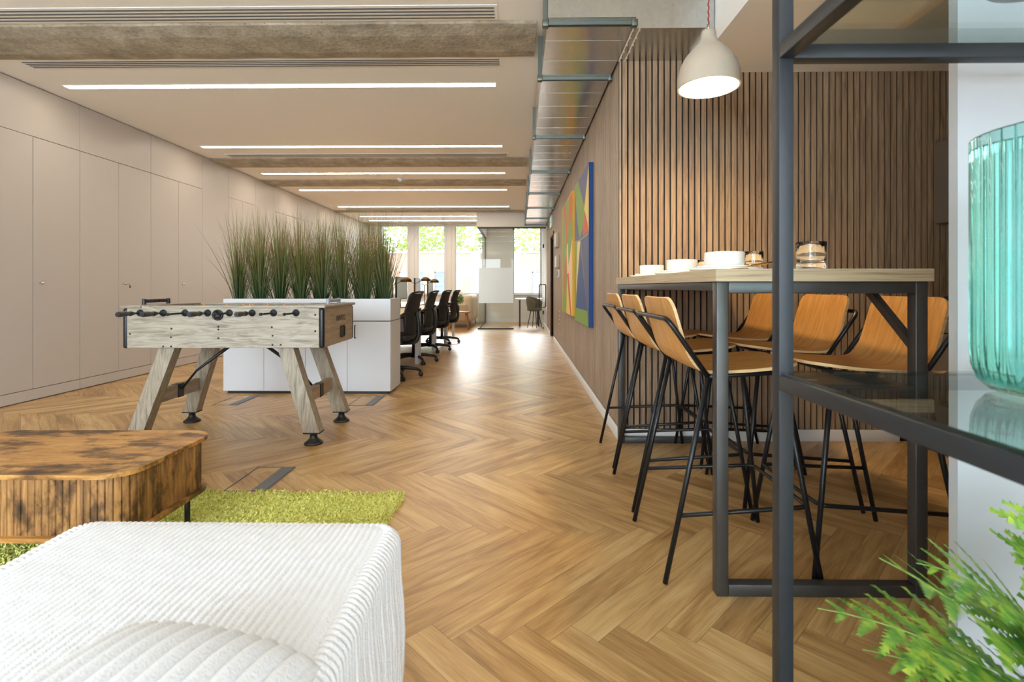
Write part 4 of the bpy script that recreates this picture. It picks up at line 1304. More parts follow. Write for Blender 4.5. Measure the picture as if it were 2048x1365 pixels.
# ================================================================== SHELVING UNIT IN THE FOREGROUND
SX, SY, s = .537, 1.05, .030
t = thing('shelving_unit', 'Dark grey metal frame shelving unit with glass shelves at the right foreground', 'shelving unit', (SX + .75, SY - .33, 0))
ox_, oy_ = SX + .75, SY - .33
X0, X1, Y1, Y0 = SX - ox_, SX + 1.42 - ox_, SY + s - oy_, .385 - oy_
for x in (X0, X1 - s):
    for y in (Y1 - s, Y0):
        G().rbox(x, x + s, y, y + s, 0, 2.35, .0015, 2).build('post', m_grey_metal, t)
for z0 in (.10, .825, 1.510, 2.31):
    g = G()
    g.rbox(X0 + s, X1 - s, Y1 - s, Y1, z0, z0 + .030, .0015, 2).rbox(X0 + s, X1 - s, Y0, Y0 + s, z0, z0 + .030, .0015, 2)
    g.rbox(X0, X0 + s, Y0 + s, Y1 - s, z0, z0 + .030, .0015, 2).rbox(X1 - s, X1, Y0 + s, Y1 - s, z0, z0 + .030, .0015, 2)
    fr_ = g.build('shelf_frame', m_grey_metal, t)
    G().box(X0 + .006, X1 - .006, Y0 + .006, Y1 - .006, z0 + .030, z0 + .036).build('glass_shelf', m_shelfglass, t)
    g = G()
    for x in (X0 + .05, X1 - .05):
        g.lathe([(0, -.006), (.006, -.005), (.008, 0)], c=(x, Y1 - .045, z0 + .03), seg=12)
        g.rbox(x - .02, x + .012, Y1 - .06, Y1 - .03, z0 + .024, z0 + .0295, .002, 1)
    g.build('bracket', m_chrome, fr_)

SH1, SH2, SH0 = .8615, 1.5465, .1365
# vase
def make_vase():
    global m_teal
    m, nt, N, L, B = new_mat('teal_ribbed_glass')
    tc = N.new('ShaderNodeTexCoord')
    n = N.new('ShaderNodeTexNoise'); n.inputs['Scale'].default_value = 6; L.new(tc.outputs['Object'], n.inputs['Vector'])
    r = ramp(N, [(.35, (.44, .82, .76, 1)), (.65, (.60, .89, .86, 1))]); L.new(n.outputs['Fac'], r.inputs['Fac'])
    L.new(r.outputs[0], B.inputs['Base Color'])
    B.inputs['Transmission Weight'].default_value = 1; B.inputs['Roughness'].default_value = .03; B.inputs['IOR'].default_value = 1.45
    r_, h = .113, .425
    rib = lambda a, z: (.022 * (abs(math.cos(18 * a)) - .6) * min(1, max(0, (z - .01) / .05)))
    rin = lambda a, z: .004 * math.cos(18 * a)
    g = G()
    out = [(0, 0), (r_ * .62, 0), (r_ * .82, .006), (r_ * .93, .022), (r_ * .985, .045), (r_, .075), (r_, .2), (r_, h - .01), (r_, h)]
    inn = [(r_ - .007, h), (r_ - .008, .2), (r_ - .009, .08), (r_ * .9, .05), (r_ * .78, .026), (r_ * .5, .018), (0, .018)]
    g.lathe(out, seg=216, rib=rib)
    g.lathe([(r_, h), (r_ - .003, h + .002), (r_ - .007, h)], seg=216)
    g.lathe(inn, seg=216, rib=rin)
    o = g.build('glass_vase', m)
    o.location = (.868, .815, SH1 + .0006)
    tag(o, 'Large teal ribbed glass vase standing on the glass shelf at the right', 'vase')
make_vase()
o = G().lathe([(0, 0), (.07, 0), (.088, .008), (.095, .03), (.10, .12), (.095, .12), (.088, .03), (0, .015)], seg=40).build('ceramic_bowl', m_greyceramic)
o.location = (.885, .845, SH2 + .0006)
tag(o, 'Round grey pot on the upper glass shelf, seen from below in the top right corner', 'pot')
o = G().lathe([(0, 0), (.06, 0), (.066, .006), (.085, .03), (.083, .032), (.06, .012), (0, .008)], seg=40, rib=lambda a, z: .05 * math.sin(5 * a)).build('trinket_dish', m_red)
o.location = (.625, .800, SH2 + .0006)
tag(o, 'Scalloped red dish on the upper glass shelf at the top edge of the photo', 'dish')

# fern
def make_fern():
    cx, cy = .985, .80
    t = thing('potted_fern', 'Bright green artificial fern on the bottom glass shelf at the lower right corner', 'plant', (cx, cy, SH0 + .0006))
    t['kind'] = 'thing'
    m_f = leaf_mat('fern_green', [(.3, (84, 138, 62)), (.46, (122, 174, 76)), (.6, (176, 206, 84)), (.8, (206, 222, 98))], .45, .35)
    m_st = plain('fern_stem', (120, 150, 70), .6)
    rr = random.Random(11)
    G().lathe([(0, 0), (.055, 0), (.075, .11), (.078, .115), (.07, .115), (.05, .1), (0, .1)], seg=30).build('pot', m_greyceramic, t)
    G().lathe([(0, .102), (.03, .105), (.068, .10)], seg=20).build('soil', plain('dark_soil', (48, 36, 28), .95), t)
    def frond(tip, mid, nm):
        P0 = Vector((rr.uniform(-.02, .02), rr.uniform(-.02, .02), .10)); P1 = Vector(mid); P2 = Vector(tip)
        g = G(); N_ = 12
        C_ = lambda u: P0 * (1 - u) ** 2 + P1 * 2 * u * (1 - u) + P2 * u * u
        g.tube([C_(k / 12) for k in range(13)], [.0026, .0008], 6, mi=1)
        Lf = (P1 - P0).length + (P2 - P1).length
        for k in range(2, N_):
            u = k / N_
            p = C_(u); tn = (C_(min(1, u + .03)) - C_(u - .03)).normalized()
            sd = tn.cross(Vector((0, 0, 1))).normalized(); up = sd.cross(tn)
            Lp = Lf * .27 * (math.sin(PI * min(1, .12 + u * .92)) ** .8) * rr.uniform(.85, 1.1) + .012
            for sg in (-1, 1):
                d = (sd * sg * .86 + tn * .62 + up * rr.uniform(-.1, .25)).normalized()
                wv = d.cross(up).normalized()
                nt_ = 9
                cl = []; el = []; er = []
                for q in range(nt_ + 1):
                    v = q / nt_
                    c = p + d * (Lp * v) + Vector((0, 0, -.12 * Lp * v * v))
                    w = Lp * .22 * (1 - v) ** .7 * (1 if v > .08 else .5)
                    cl.append(c); el.append(w)
                vs = []; fs = []
                for q in range(nt_):
                    # serrated lobe on each side
                    c0, c1 = cl[q], cl[q + 1]; w = el[q] + .0012
                    b = len(vs)
                    lobe = c0.lerp(c1, .8)
                    vs += [c0, c1, lobe + wv * w + d * .003, lobe - wv * w + d * .003, c0 + wv * w * .45, c0 - wv * w * .45]
                    fs += [(b, b + 1, b + 2, b + 4), (b + 1, b, b + 5, b + 3)]
                g.add(vs, fs, 0, True)
        g.build('frond', [m_f, m_st], t, fix=False)
    # tips in world space -> local
    tips = [((.545, .93, .45), .42), ((.60, .85, .585), .45), ((.70, .90, .55), .52), ((.79, .80, .63), .55), ((.86, .70, .60), .5), ((.62, .80, .40), .36),
            ((.70, .72, .46), .4), ((.66, .98, .34), .30), ((.80, .98, .46), .45), ((1.22, .80, .5), .5), ((1.15, 1.0, .5), .5), ((.80, .62, .42), .4), ((1.0, .98, .60), .6), ((.74, .62, .33), .32), ((.88, .92, .58), .5)]
    for k, (tp, mh) in enumerate(tips):
        tl = Vector(tp) - Vector((cx, cy, SH0))
        mid = Vector((tl.x * .42, tl.y * .42, max(mh - SH0, .2) + .03))
        frond(tl, mid, k)
make_fern()

# ================================================================== CANVASES
def canvas(name, y0, y1, z0, z1, th, polys, cols, sidec, label):
    t = thing(name, label, 'painting', (XW - .001, (y0 + y1) / 2, (z0 + z1) / 2), group='abstract canvases on the corridor wall')
    h = (y1 - y0) / 2; v = (z1 - z0) / 2
    G().rbox(-th, 0, -h, h, -v, v, .002, 1).build('stretched_canvas', plain(name + '_edge', sidec, .7), t)
    X = XW - .001 - th
    def conv(p):
        px_, py_ = 1090 + p[0] / 3.413, 300 + p[1] / 3.413
        a_ = (px_ - 1024) / F
        y = X * (1 + a_ * TY) / (a_ - TY)
        z = H + (y - X * TY) * (575 - py_) / F
        y = min(max(y, y0 + .001), y1 - .001); z = min(max(z, z0 + .001), z1 - .001)
        return y, z
    g = G(); mats = []
    zz = 0
    for k, (ci, pl) in enumerate(polys):
        q = [conv(p) for p in pl]
        zz += .0002
        vs = [Vector((-th - .0004 - zz, y - (y0 + y1) / 2, z - (z0 + z1) / 2)) for y, z in q]
        n = Vector((0, 0, 0))
        for i in range(1, len(vs) - 1): n += (vs[i] - vs[0]).cross(vs[i + 1] - vs[0])
        g.add(vs, [tuple(range(len(vs))) if n.x < 0 else tuple(reversed(range(len(vs))))], ci)
    g.build('painted_face', cols, t, fix=False)
pc = [plain('paint_green', (128, 160, 72), .6, var=.12, scale=20), plain('paint_slate_blue', (92, 98, 132), .6, var=.12, scale=20), plain('paint_yellow', (236, 200, 96), .6, var=.08, scale=20),
      plain('paint_red', (214, 92, 56), .6, var=.1, scale=20), plain('paint_cream', (238, 206, 158), .6, var=.08, scale=20), plain('paint_grey', (150, 146, 146), .6), plain('paint_blue', (58, 84, 134), .6, var=.1, scale=20)]
canvas('canvas_painting', 4.63, 5.80, .667, 2.185, .040,
       [(1, [(195, 60), (310, 60), (310, 1240), (195, 1180)]),
        (0, [(195, 225), (226, 215), (272, 400), (262, 520), (236, 612), (222, 500)]),
        (2, [(302, 95), (306, 560), (290, 500), (268, 405)]),
        (3, [(270, 425), (302, 552), (256, 588)]),
        (0, [(195, 638), (224, 622), (212, 1170), (195, 1170)]),
        (4, [(222, 622), (243, 612), (216, 960), (212, 1000)]),
        (6, [(243, 720), (292, 1100), (211, 1080)]),
        (0, [(211, 1078), (290, 1100), (306, 1240), (195, 1180)]),
        (5, [(195, 632), (240, 612), (306, 555), (306, 570), (242, 622), (195, 645)]),
        (5, [(240, 612), (246, 612), (306, 1190), (300, 1190)])],
       pc, (24, 66, 128), 'Right hand abstract canvas in slate blue, green and yellow with a blue edge')
canvas('canvas_painting', 5.86, 7.24, .70, 2.16, .060,
       [(0, [(120, 270), (200, 270), (200, 1160), (120, 1120)]),
        (3, [(128, 392), (143, 372), (156, 640), (150, 690)]),
        (3, [(166, 325), (192, 280), (190, 420), (160, 560)]),
        (3, [(132, 800), (150, 690), (146, 860), (134, 1010)]),
        (4, [(188, 600), (192, 1170), (180, 1160), (160, 800)]),
        (3, [(153, 840), (162, 830), (182, 1165), (174, 1150)]),
        (2, [(152, 860), (174, 1150), (146, 1130)]),
        (4, [(153, 640), (158, 640), (162, 840), (152, 850), (148, 700)])],
       pc, (236, 176, 40), 'Left hand abstract canvas in red, green and cream with a yellow edge')
# exit sign, wall boxes, thermostat, sockets
t = thing('exit_sign', 'Small green and white exit sign on the corridor wall above the door', 'sign', (XW - .001, 10.45, 2.385))
G().rbox(-.03, 0, -.22, .22, -.12, .12, .004, 2).build('housing', m_white_cab, t)
m_exit = emit('exit_green', (.1, .62, .32), .6)
G().box(-.032, -.0305, -.20, .20, -.10, .10).build('green_face', m_exit, t)
# running figure and arrow as on such signs
g = G()
mx_ = Matrix.Translation((-.0335, 0, 0))
def sbox(ya, yb, za, zb): g.box(-.034, -.0322, ya, yb, za, zb)
sbox(-.17, -.09, -.075, .075)
g.tube([(-.033, .02, .02), (-.033, .05, -.02), (-.033, .02, -.07)], .009, 6).tube([(-.033, .03, .02), (-.033, -.01, -.02), (-.033, -.05, -.03)], .009, 6).lathe([(0, .012), (.012, 0), (0, -.012)], c=(-.033, .0, .055), seg=8)
g.tube([(-.033, .10, 0), (-.033, .17, 0)], .007, 6).tube([(-.033, .13, .03), (-.033, .105, 0), (-.033, .13, -.03)], .007, 6)
g.build('pictogram', m_white_cab, t)
m_boxb = plain('beige_plastic_box', (196, 178, 154), .5)
for (y, z, hy_, hz_, lab, nm) in ((8.75, 1.85, .16, .125, 'Upper beige control box on the corridor wall beyond the paintings', 'control_box'),
                                  (8.65, 1.475, .18, .105, 'Lower beige control box on the corridor wall, under the other one', 'control_box')):
    t = thing(nm, lab, 'wall box', (XW - .001, y, z), group='control boxes on the corridor wall')
    G().rbox(-.055, 0, -hy_, hy_, -hz_, hz_, .006, 2).build('housing', m_boxb, t)
    G().box(-.058, -.0555, -hy_ + .02, hy_ - .02, -hz_ + .02, hz_ - .02).build('cover', m_white_cab, t)
t = thing('door_entry_keypad', 'Small white and dark keypad with a hanging key on the corridor wall', 'keypad', (XW - .001, 8.45, 1.26))
G().rbox(-.035, 0, -.05, .05, -.06, .07, .004, 2).build('housing', m_white_cab, t)
G().rbox(-.04, -.0355, -.035, .035, -.03, .05, .002, 1).build('keys', m_black, t)
for z, lab in ((.60, 'Upper metal socket plate low on the corridor wall'), (.46, 'Lower metal socket plate low on the corridor wall')):
    t = thing('wall_socket', lab, 'socket', (XW - .001, 8.45, z), group='socket plates on the corridor wall')
    G().rbox(-.008, 0, -.075, .075, -.045, .045, .002, 1).build('plate', m_boxb, t)
    G().box(-.0095, -.0082, -.05, -.01, -.02, .02).box(-.0095, -.0082, .01, .05, -.02, .02).build('outlet', m_black, t)

# ================================================================== DESKS, MONITORS, LAMPS, TASK CHAIRS
dk_y = [(5.55, 6.85), (6.86, 8.16), (8.17, 9.47), (9.48, 10.6)]
names = ['nearest', 'second', 'third', 'farthest']
for k, (a_, b_) in enumerate(dk_y):
    t = thing('office_desk', 'Light wood topped office desk behind the planter, %s in the row' % names[k], 'desk', (-2.1, (a_ + b_) / 2, 0), group='desks in the row behind the planter')
    h = (b_ - a_) / 2 - .003
    G().rbox(-.80, .80, -h, h, .705, .73, .002, 1).build('desk_top', m_desk, t)
    for sx in (-.76, .70):
        for sy in (-h + .03, h - .08):
            G().rbox(sx, sx + .05, sy, sy + .05, 0, .705, .003, 1).build('leg', m_white_cab, t)
    G().box(-.70, .70, -.02, 0, .40, .70).build('modesty_panel', m_white_cab, t)
m_screen = plain('screen_painted_reflection', (176, 196, 204), .22)  # window reflection on the dark screens is put into this pale base colour
def monitor(x, y, rz, lab):
    t = thing('computer_monitor', lab, 'monitor', (x, y, .73), rz, group='monitors on the desks')
    G().rbox(-.012, .014, -.27, .27, .13, .46, .004, 2).build('housing', m_black, t)
    G().box(.0145, .016, -.26, .26, .14, .45).build('screen', m_screen, t)
    G().rbox(-.05, -.012, -.03, .03, .0, .33, .006, 2).build('stand', m_black, t)
    G().rbox(-.11, .07, -.11, .11, .0, .012, .004, 2).build('foot', m_black, t)
monitor(-1.80, 6.93, .05, 'Pale computer monitor half hidden behind the right end of the grass')
monitor(-1.76, 7.53, -.06, 'Second pale monitor on the desks, right of the grass')
monitor(-1.74, 8.60, .04, 'Third pale monitor on the desks, behind the brass desk lamps')
monitor(-1.74, 9.85, 0, 'Farthest pale monitor on the desks')
def desk_lamp(x, y, rz, lab, hh=.42):
    t = thing('desk_lamp', lab, 'desk lamp', (x, y, .73), rz, group='brass desk lamps')
    G().lathe([(0, .018), (.05, .016), (.08, .008), (.085, 0), (0, 0)], seg=28).build('base', m_brass, t)
    G().tube([(0, 0, .01), (0, 0, hh - .07)], .007, 10).build('pole', m_brass, t)
    G().tube([(-.05, 0, hh - .04), (0, 0, hh - .07), (.13, 0, hh)], .005, 8).build('arm', m_brass, t)
    G().lathe([(0, .055), (.02, .053), (.05, .040), (.072, .018), (.08, -.012), (.076, -.012), (.066, .016), (.04, .036), (0, .045)], c=(.17, 0, hh - .01), seg=30).build('lamp_shade', m_brass, t)
desk_lamp(-1.66, 8.02, .2, 'Dark brass desk lamp nearest to the camera on the desks', .43)
desk_lamp(-1.64, 8.75, .1, 'Second dark brass desk lamp, with its dome just left of the window post', .41)
desk_lamp(-1.66, 6.62, .3, 'Dark brass desk lamp tucked behind the right end of the grass', .40)

m_mesh = plain('black_mesh_fabric', (30, 31, 35), .7, bump=.3, bscale=400)
def make_chair():
    t = thing('office_chair', 'x', 'office chair', (0, 0, 0), group='black office chairs at the desks')
    # faces -X
    hub = G().lathe([(0, .075), (.045, .075), (.045, .125), (.03, .135), (0, .135)], seg=20).build('base_hub', m_black, t)
    for k in range(5):
        a = 2 * PI * k / 5 + .35
        d = Vector((math.cos(a), math.sin(a), 0))
        l = G().tube([d * .03 + Vector((0, 0, .108)), d * .16 + Vector((0, 0, .105)), d * .27 + Vector((0, 0, .088)), d * .315 + Vector((0, 0, .065))], [.026, .016], 8).build('base_leg', m_black, t)
        pd = Vector((-d.y, d.x, 0)); c = d * .315
        g = G()
        for sg in (-1, 1):
            g.lathe([(0, -.011), (.024, -.011), (.027, -.006), (.027, .006), (.024, .011), (0, .011)], c=(c.x + pd.x * .016 * sg, c.y + pd.y * .016 * sg, .0275), seg=18, M=Matrix.Rotation(a + PI / 2, 4, 'Z') @ Matrix.Rotation(PI / 2, 4, 'Y'))
        g.rbox(c.x - .012, c.x + .012, c.y - .012, c.y + .012, .035, .07, .004, 2)
        g.build('castor', m_black, l)
    G().tube([(0, 0, .13), (0, 0, .40)], [.026, .018], 14).build('gas_column', m_black, t)
    G().rbox(-.12, .14, -.10, .10, .38, .43, .015, 3).build('seat_mechanism', m_black, t)
    G().rbox(-.25, .24, -.245, .245, .43, .505, .035, 4).build('seat', m_mesh, t)
    # backrest: curved frame with mesh
    prof = [(.205, .47), (.232, .53), (.240, .60), (.236, .68), (.240, .76), (.260, .84), (.288, .91), (.312, .965)]
    g = G(); vs = []; nn = 13
    for (x, z) in prof:
        f = (z - .5) / .52
        w = .20 + .03 * math.sin(PI * f) if f < .9 else .19
        for side in (0, 1):
            for k in range(nn):
                v = -1 + 2 * k / (nn - 1)
                vs.append((x - .035 * v * v + (.016 if side else 0), v * w, z))
    K = len(prof); fs = []
    for i in range(K - 1):
        for k in range(nn - 1):
            A = i * 2 * nn + k; B_ = (i + 1) * 2 * nn + k
            fs += [(A, A + 1, B_ + 1, B_), (B_ + nn, B_ + nn + 1, A + nn + 1, A + nn)]
        for e in (0, nn - 1):
            A = i * 2 * nn + e; B_ = (i + 1) * 2 * nn + e
            fs.append((A, B_, B_ + nn, A + nn) if e == 0 else (A, A + nn, B_ + nn, B_))
    for k in range(nn - 1):
        fs += [(k, k + nn, k + nn + 1, k + 1)]
        q = (K - 1) * 2 * nn + k
        fs += [(q, q + 1, q + nn + 1, q + nn)]
    g.add(vs, fs, 0, True)
    br = g.build('backrest', m_mesh, t)
    path = [(.225, -.20, .47), (.250, -.235, .58), (.244, -.235, .76), (.297, -.205, .965), (.326, -.12, .985), (.326, .12, .985), (.297, .205, .965), (.244, .235, .76), (.250, .235, .58), (.225, .20, .47)]
    G().tube([(x - .025 * (1 if abs(y) > .15 else 0), y, z) for x, y, z in path], .012, 8, .04).build('back_frame', m_black, br)
    G().tube([(.10, 0, .40), (.27, 0, .41), (.305, 0, .50), (.298, 0, .66), (.270, 0, .75)], [.030, .018], 10, .05).build('back_support', m_black, t)
    for sy in (-1, 1):
        ar = G().tube([(.06, sy * .25, .455), (.05, sy * .285, .47), (.04, sy * .29, .66)], .016, 10, .02).tube([(.26, sy * .215, .78), (.18, sy * .28, .72), (.06, sy * .29, .67)], [.014, .012], 8, .05).build('armrest', m_black, t)
        G().rbox(-.13, .10, sy * .29 - .04, sy * .29 + .04, .66, .685, .010, 3).build('arm_pad', m_black, ar)
    return t
oc = make_chair()
oc.location = (-1.45, 5.80, 0); oc.rotation_euler = (0, 0, -.10); oc['label'] = 'Black mesh office chair nearest to the planter cabinet'
for k, (x, y, rz) in enumerate(((-1.45, 6.93, -.06), (-1.44, 8.18, -.13), (-1.43, 9.35, -.08))):
    dup(oc, (x, y, 0), rz, 'Black mesh office chair, %s from the planter in the row' % ['second', 'third', 'fourth and farthest'][k])

# ================================================================== FAR END: GLAZED ROOM, SOFA, SIDE TABLE
t = thing('glass_partition', 'Glass partition with a frosted white band enclosing the far meeting room', 'partition', (-1.0, 12.45, 0))
pt = G().box(0, .865, -.006, .006, .012, 2.50).build('front_pane', m_glass, t)
m_frost, nt, N, L, B = new_mat('frosted_film')
B.inputs['Base Color'].default_value = (.86, .89, .9, 1); B.inputs['Roughness'].default_value = .6
tl = N.new('ShaderNodeBsdfTranslucent'); tl.inputs['Color'].default_value = (.9, .93, .94, 1)
fn = N.new('ShaderNodeTexNoise'); fn.inputs['Scale'].default_value = 200
mr = N.new('ShaderNodeMapRange'); mr.inputs['To Min'].default_value = .5; mr.inputs['To Max'].default_value = .6; L.new(fn.outputs[0], mr.inputs['Value'])
mx = N.new('ShaderNodeMixShader'); L.new(mr.outputs[0], mx.inputs[0]); L.new(B.outputs[0], mx.inputs[1]); L.new(tl.outputs[0], mx.inputs[2])
L.new(mx.outputs[0], N['Material Output'].inputs['Surface'])
G().box(0.004, .861, -.0085, -.0065, .65, 1.515).build('frosted_band', m_frost, pt)
sp = G().box(-.006, .006, .02, 2.52, .012, 2.50).build('side_pane', m_glass, t)
g = G().rbox(-.02, 1.66, -.02, .02, 2.485, 2.52, .002, 1).rbox(-.02, .02, .02, 2.53, 2.485, 2.52, .002, 1)
g.build('top_rail', m_blackm, t)
G().rbox(-.02, .87, -.016, .016, 0, .03, .002, 1).rbox(-.016, .016, .016, 2.53, 0, .03, .002, 1).build('bottom_rail', m_blackm, t)
G().rbox(-.010, .010, 2.515, 2.535, .03, 2.485, .002, 1).build('end_post', m_blackm, t)
G().rbox(.845, .885, -.02, .02, 2.45, 2.485, .003, 2).build('clamp', m_black, pt)
# open glass door (swung towards the camera along the corridor wall)
A_ = Vector((.60, 12.43, 0)); ang = math.atan2(11.55 - 12.43, .535 - .60)
t = struct(bpy.data.objects.new('door_2', None)); COL.objects.link(t); t.location = A_; t.rotation_euler = (0, 0, ang)
pn = G().box(0, .88, -.006, .006, .02, 2.47).build('glass_leaf', m_glass, t)
for z in (2.05, .42):
    G().rbox(-.03, .06, -.018, .018, z - .045, z + .045, .006, 2).build('hinge', m_black, t)
G().rbox(0, .05, -.014, .014, .02, .06, .003, 2).build('floor_pivot', m_black, t)
g = G()
for sgn in (1, -1):
    yy = sgn * .075
    g.tube([(.82, sgn * .006, 1.10), (.82, yy, 1.10), (.82, yy, .58), (.82, sgn * .006, .58)], .013, 10, .07)
g.build('loop_handle', m_black, t)
# meeting table + chair
t = thing('meeting_table', 'White meeting table with a square dark leg seen through the open glass door', 'table', (.26, 13.75, 0))
G().rbox(-.36, .36, -.42, .42, .70, .735, .004, 2).build('table_top', m_white_cab, t)
for x, y in ((-.24, -.34), (.26, -.34), (-.24, .34), (.26, .34)):
    G().rbox(x - .022, x + .022, y - .022, y + .022, 0, .70, .002, 1).build('leg', m_grey_metal, t)
m_olive = plain('olive_grey_upholstery', (98, 92, 74), .8)
t = thing('tub_chair', 'Olive grey tub chair tucked under the meeting table by the open glass door', 'chair', (.40, 13.0, 0), 2.6)
g = G(); vs = []; fs = []
nn, mm_ = 28, 10
for j in range(mm_ + 1):
    v = j / mm_
    for i in range(nn + 1):
        a = -2.2 + 4.4 * i / nn
        topz = .80 - .13 * (abs(a) / 2.2) ** 2
        z = .44 + (topz - .44) * v
        r = .175 + .05 * math.sin(v * PI / 2)
        vs.append((r * math.cos(a) - .0, r * math.sin(a), z))
fs = [(j * (nn + 1) + i, j * (nn + 1) + i + 1, (j + 1) * (nn + 1) + i + 1, (j + 1) * (nn + 1) + i) for j in range(mm_) for i in range(nn)]
sh = g.add(vs, fs, 0, True).build('shell', m_olive, t)
md = sh.modifiers.new('thickness', 'SOLIDIFY'); md.thickness = .025
G().lathe([(0, .42), (.12, .42), (.19, .45), (.20, .48), (.17, .50), (0, .505)], seg=28).build('seat', m_olive, t)
for k in range(4):
    a = PI / 4 + k * PI / 2
    G().tube([(math.cos(a) * .10, math.sin(a) * .10, .43), (math.cos(a) * .19, math.sin(a) * .19, 0)], [.012, .008], 10).build('leg', m_blackm, t)
# sofa
m_sofa = plain('beige_upholstery', (206, 188, 160), .9, bump=.15, bscale=300)
t = thing('sofa', 'Beige fabric sofa with rounded back against the glass partition at the far windows', 'sofa', (-1.62, 13.75, 0))
G().rbox(-.48, .40, -.78, .78, .14, .40, .04, 3).build('base', m_sofa, t)
G().rbox(.18, .44, -.84, .84, .14, .84, .11, 6).build('backrest', m_sofa, t)
for sy in (-1, 1):
    b = (sy * .74, sy * .90)
    G().rbox(-.48, .30, min(b), max(b), .14, .62, .06, 5).build('armrest', m_sofa, t)
    G().rbox(-.47, .17, min(sy * .01, sy * .73), max(sy * .01, sy * .73), .40, .50, .04, 3).build('seat_cushion', m_sofa, t)
for x in (-.42, .36):
    for y in (-.80, .80):
        G().tube([(x, y, 0), (x, y, .15)], .012, 8).build('leg', m_black, t)
m_pat = plain('leaf_pattern_fabric', (206, 200, 184), .9, var=.45, scale=16)
for x, y, rz, lab in ((-1.52, 13.25, .2, 'Pale leaf patterned cushion on the sofa, nearer one'), (-1.55, 13.7, -.1, 'Pale leaf patterned cushion on the sofa, farther one')):
    g = G()
    g.lathe([(0, .07), (.12, .06), (.2, .03), (.235, .0), (.2, -.03), (.12, -.06), (0, -.07)], seg=4 * 8, rib=lambda a, z: .16 * abs(math.cos(2 * a)) ** 2 - .1 * abs(math.sin(2 * a)) ** 2)
    o = g.build('patterned_cushion', m_pat); o.location = (x, y, .72); o.rotation_euler = (.3, PI / 2 - .35, rz)
    tag(o, lab, 'cushion', 'cushions on the far sofa')
m_tan = wood('tan_wood', [(.3, (150, 106, 66)), (.7, (184, 138, 94))], sc=(8, 8, 1), scale=2)
t = thing('side_table', 'Small wooden side table with slanted legs beside the sofa', 'side table', (-1.47, 12.42, 0))
G().prism(rrect(-.26, .26, -.22, .22, .06), .41, .445, smooth_side=True).build('table_top', m_tan, t, fix=False)
for sx in (-1, 1):
    for sy in (-1, 1):
        G().tube([(sx * .17, sy * .14, .41), (sx * .25, sy * .19, 0)], [.022, .014], 10).build('leg', m_tan, t)
t = thing('potted_plant', 'Small leafy plant in a dark vase on the wooden side table', 'plant', (-1.52, 12.40, .4455)); t['kind'] = 'thing'
G().lathe([(0, 0), (.05, 0), (.06, .05), (.055, .12), (.045, .16), (.04, .16), (.05, .1), (0, .01)], seg=24).build('vase', plain('dark_vase', (70, 66, 62), .3), t)
m_lf = leaf_mat('leaf_green', [(.3, (60, 88, 40)), (.6, (110, 140, 62)), (.8, (150, 176, 92))], .5, .3)
def leaf_ball(n, rx, rz_, c, size, seed, flat=1.0):
    rr = random.Random(seed); g = G()
    for k in range(n):
        d = Vector((rr.gauss(0, 1), rr.gauss(0, 1) * flat, rr.gauss(0, 1))).normalized() * rr.uniform(.35, 1) ** .6
        p = Vector(c) + Vector((d.x * rx, d.y * rx * flat, d.z * rz_))
        a = Vector((rr.gauss(0, 1), rr.gauss(0, 1), rr.gauss(0, .6))).normalized(); b = a.cross(Vector((rr.gauss(0, 1), rr.gauss(0, 1), rr.gauss(0, 1)))).normalized()
        s_ = size * rr.uniform(.6, 1.3)
        g.add([p - a * s_, p - b * s_ * .45, p + a * s_, p + b * s_ * .45], [(0, 1, 2, 3)])
    return g
g = leaf_ball(260, .17, .15, (0, 0, .31), .035, 4)
g.build('foliage', m_lf, t, fix=False)
g = G()
for k in range(6):
    a = k * PI / 3
    g.tube([(0, 0, .1), (math.cos(a) * .08, math.sin(a) * .08, .32)], .002, 5)
g.build('stems', m_st if 'm_st' in globals() else m_black, t)

# ================================================================== OUTSIDE
m_brick, nt, N, L, B = new_mat('pale_brick')
tc = N.new('ShaderNodeTexCoord'); mp = N.new('ShaderNodeMapping'); mp.inputs['Rotation'].default_value = (PI / 2, 0, 0)
L.new(tc.outputs['Object'], mp.inputs['Vector'])
bk_ = N.new('ShaderNodeTexBrick'); bk_.inputs['Scale'].default_value = 3.2
bk_.inputs['Color1'].default_value = srgb(176, 126, 100); bk_.inputs['Color2'].default_value = srgb(186, 142, 112); bk_.inputs['Mortar'].default_value = srgb(190, 172, 156)
bk_.inputs['Mortar Size'].default_value = .03
L.new(mp.outputs['Vector'], bk_.inputs['Vector']); L.new(bk_.outputs['Color'], B.inputs['Base Color']); B.inputs['Roughness'].default_value = .9
YB = 31.0
K = YB / F
def bx_(p): return (p - 1038) * K
bd = thing('brick_building', 'Pale brick building with a flat parapet across the street, seen through the far windows', 'building', (0, YB, -3.5))
def zb_(py_): return H + (575 - py_) * K + 3.5
rz0 = zb_(507)
G().box(bx_(500), bx_(1300), 0, 8, 0, rz0).build('wall', m_brick, bd)
G().box(bx_(500), bx_(1300), -.06, .4, rz0, rz0 + .12).build('parapet', m_white_wall, bd)
G().box(bx_(941), bx_(961), -.08, 0, 0, rz0 + .02).box(bx_(1028), bx_(1042), -.08, 0, 0, rz0 + .02).build('pilaster', m_white_wall, bd)
G().add([(bx_(841), .5, rz0 + .1), (bx_(900), .5, rz0 + .1), (bx_(888), 3, rz0 + .55), (bx_(955), .5, rz0 + .1), (bx_(888), 8, rz0 + .1)], [(0, 1, 2), (1, 3, 2), (3, 4, 2), (4, 0, 2)]).build('roof', m_white_wall, bd)
m_bwin = plain('building_window_glass', (120, 132, 150), .2)
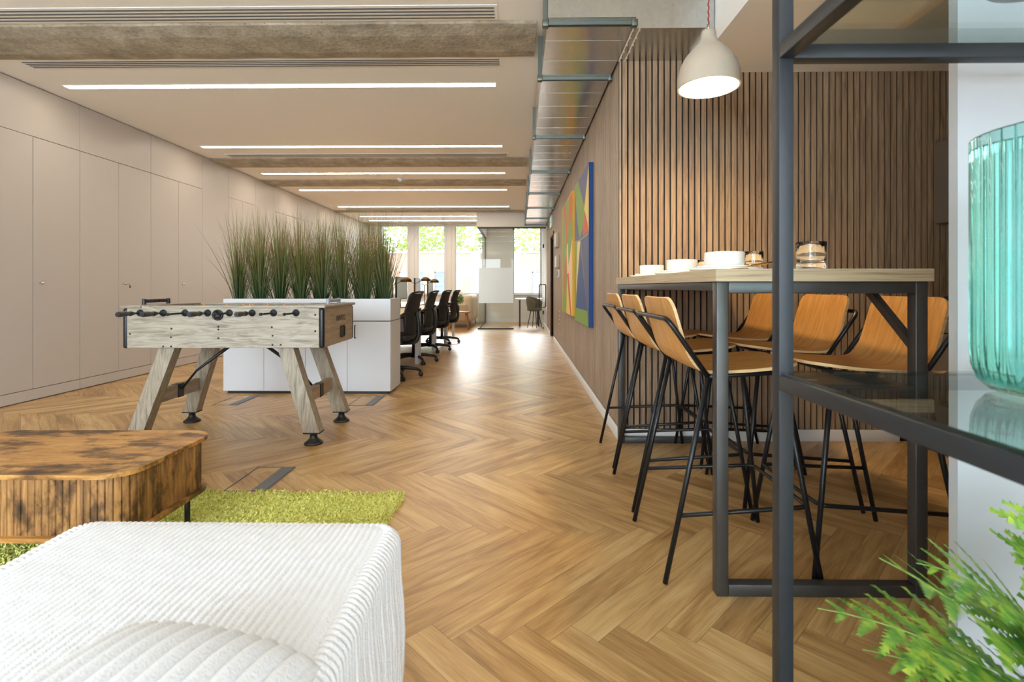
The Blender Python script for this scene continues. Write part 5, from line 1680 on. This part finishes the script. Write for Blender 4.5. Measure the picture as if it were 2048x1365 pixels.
for a_, b_ in ((740, 756), (798, 820), (832, 846), (869, 890), (905, 917), (1064, 1092), (640, 670)):
    w_ = G().rbox(bx_(a_), bx_(b_), -.03, .02, zb_(600), zb_(544), .01, 1).build('window', m_frame if a_ in (798, 1064, 905) else m_bwin, bd)
    g = G()
    for q in range(5):
        zz = zb_(600) + (zb_(544) - zb_(600)) * (q + .6) / 5.4
        g.box(bx_(a_) + .03, bx_(b_) - .03, -.05, -.03, zz, zz + .03)
    g.box(bx_(a_), bx_(a_) + .06, -.06, -.03, zb_(600), zb_(544)).box(bx_(a_), bx_(b_), -.06, -.03, zb_(544) - .06, zb_(544))
    g.build('glazing_bars', plain('window_bars', (116, 124, 140), .5), w_)
tag(G().box(-60, 60, YF + .5, 90, -3.7, -3.5).build('street_ground', plain('asphalt', (150, 148, 144), .9), None), 'Pale ground of the street outside below the windows', 'ground', kind='structure')
m_tree = leaf_mat('tree_foliage', [(.3, (128, 150, 76)), (.5, (164, 184, 104)), (.7, (196, 210, 134))], .6, .5)
trees = [(bx_(700), 44, 'far left tree behind the grass'), (bx_(800), 42, 'left'), (bx_(868), 43, 'middle'), (bx_(930), 44, 'right'), (bx_(1050), 42, 'rightmost')]
tl_ = ['Leafy green tree beyond the roof, behind the grass clumps', 'Leafy green tree over the brick building, left of the window posts', 'Leafy green tree above the white tent roof',
       'Leafy green tree just left of the glass partition', 'Dense leafy green tree seen above the open glass door']
for k, (x, y, _) in enumerate(trees):
    t = thing('tree', tl_[k], 'tree', (x * y / YB, y, -3.5), group='trees beyond the brick building')
    g = leaf_ball(3600 if k == 4 else 2300, 3.1, 3.9, (0, 0, 8.2), .19, 90 + k)
    g.build('crown', m_tree, t, fix=False)
    G().tube([(0, 0, 0), (.1, 0, 3), (0, .1, 7)], [.28, .12], 10).tube([(.05, 0, 4), (1.2, .3, 7.5)], [.12, .04], 8).tube([(.05, 0, 4.5), (-1.3, -.3, 8)], [.12, .04], 8).build('trunk', m_brownwood, t)
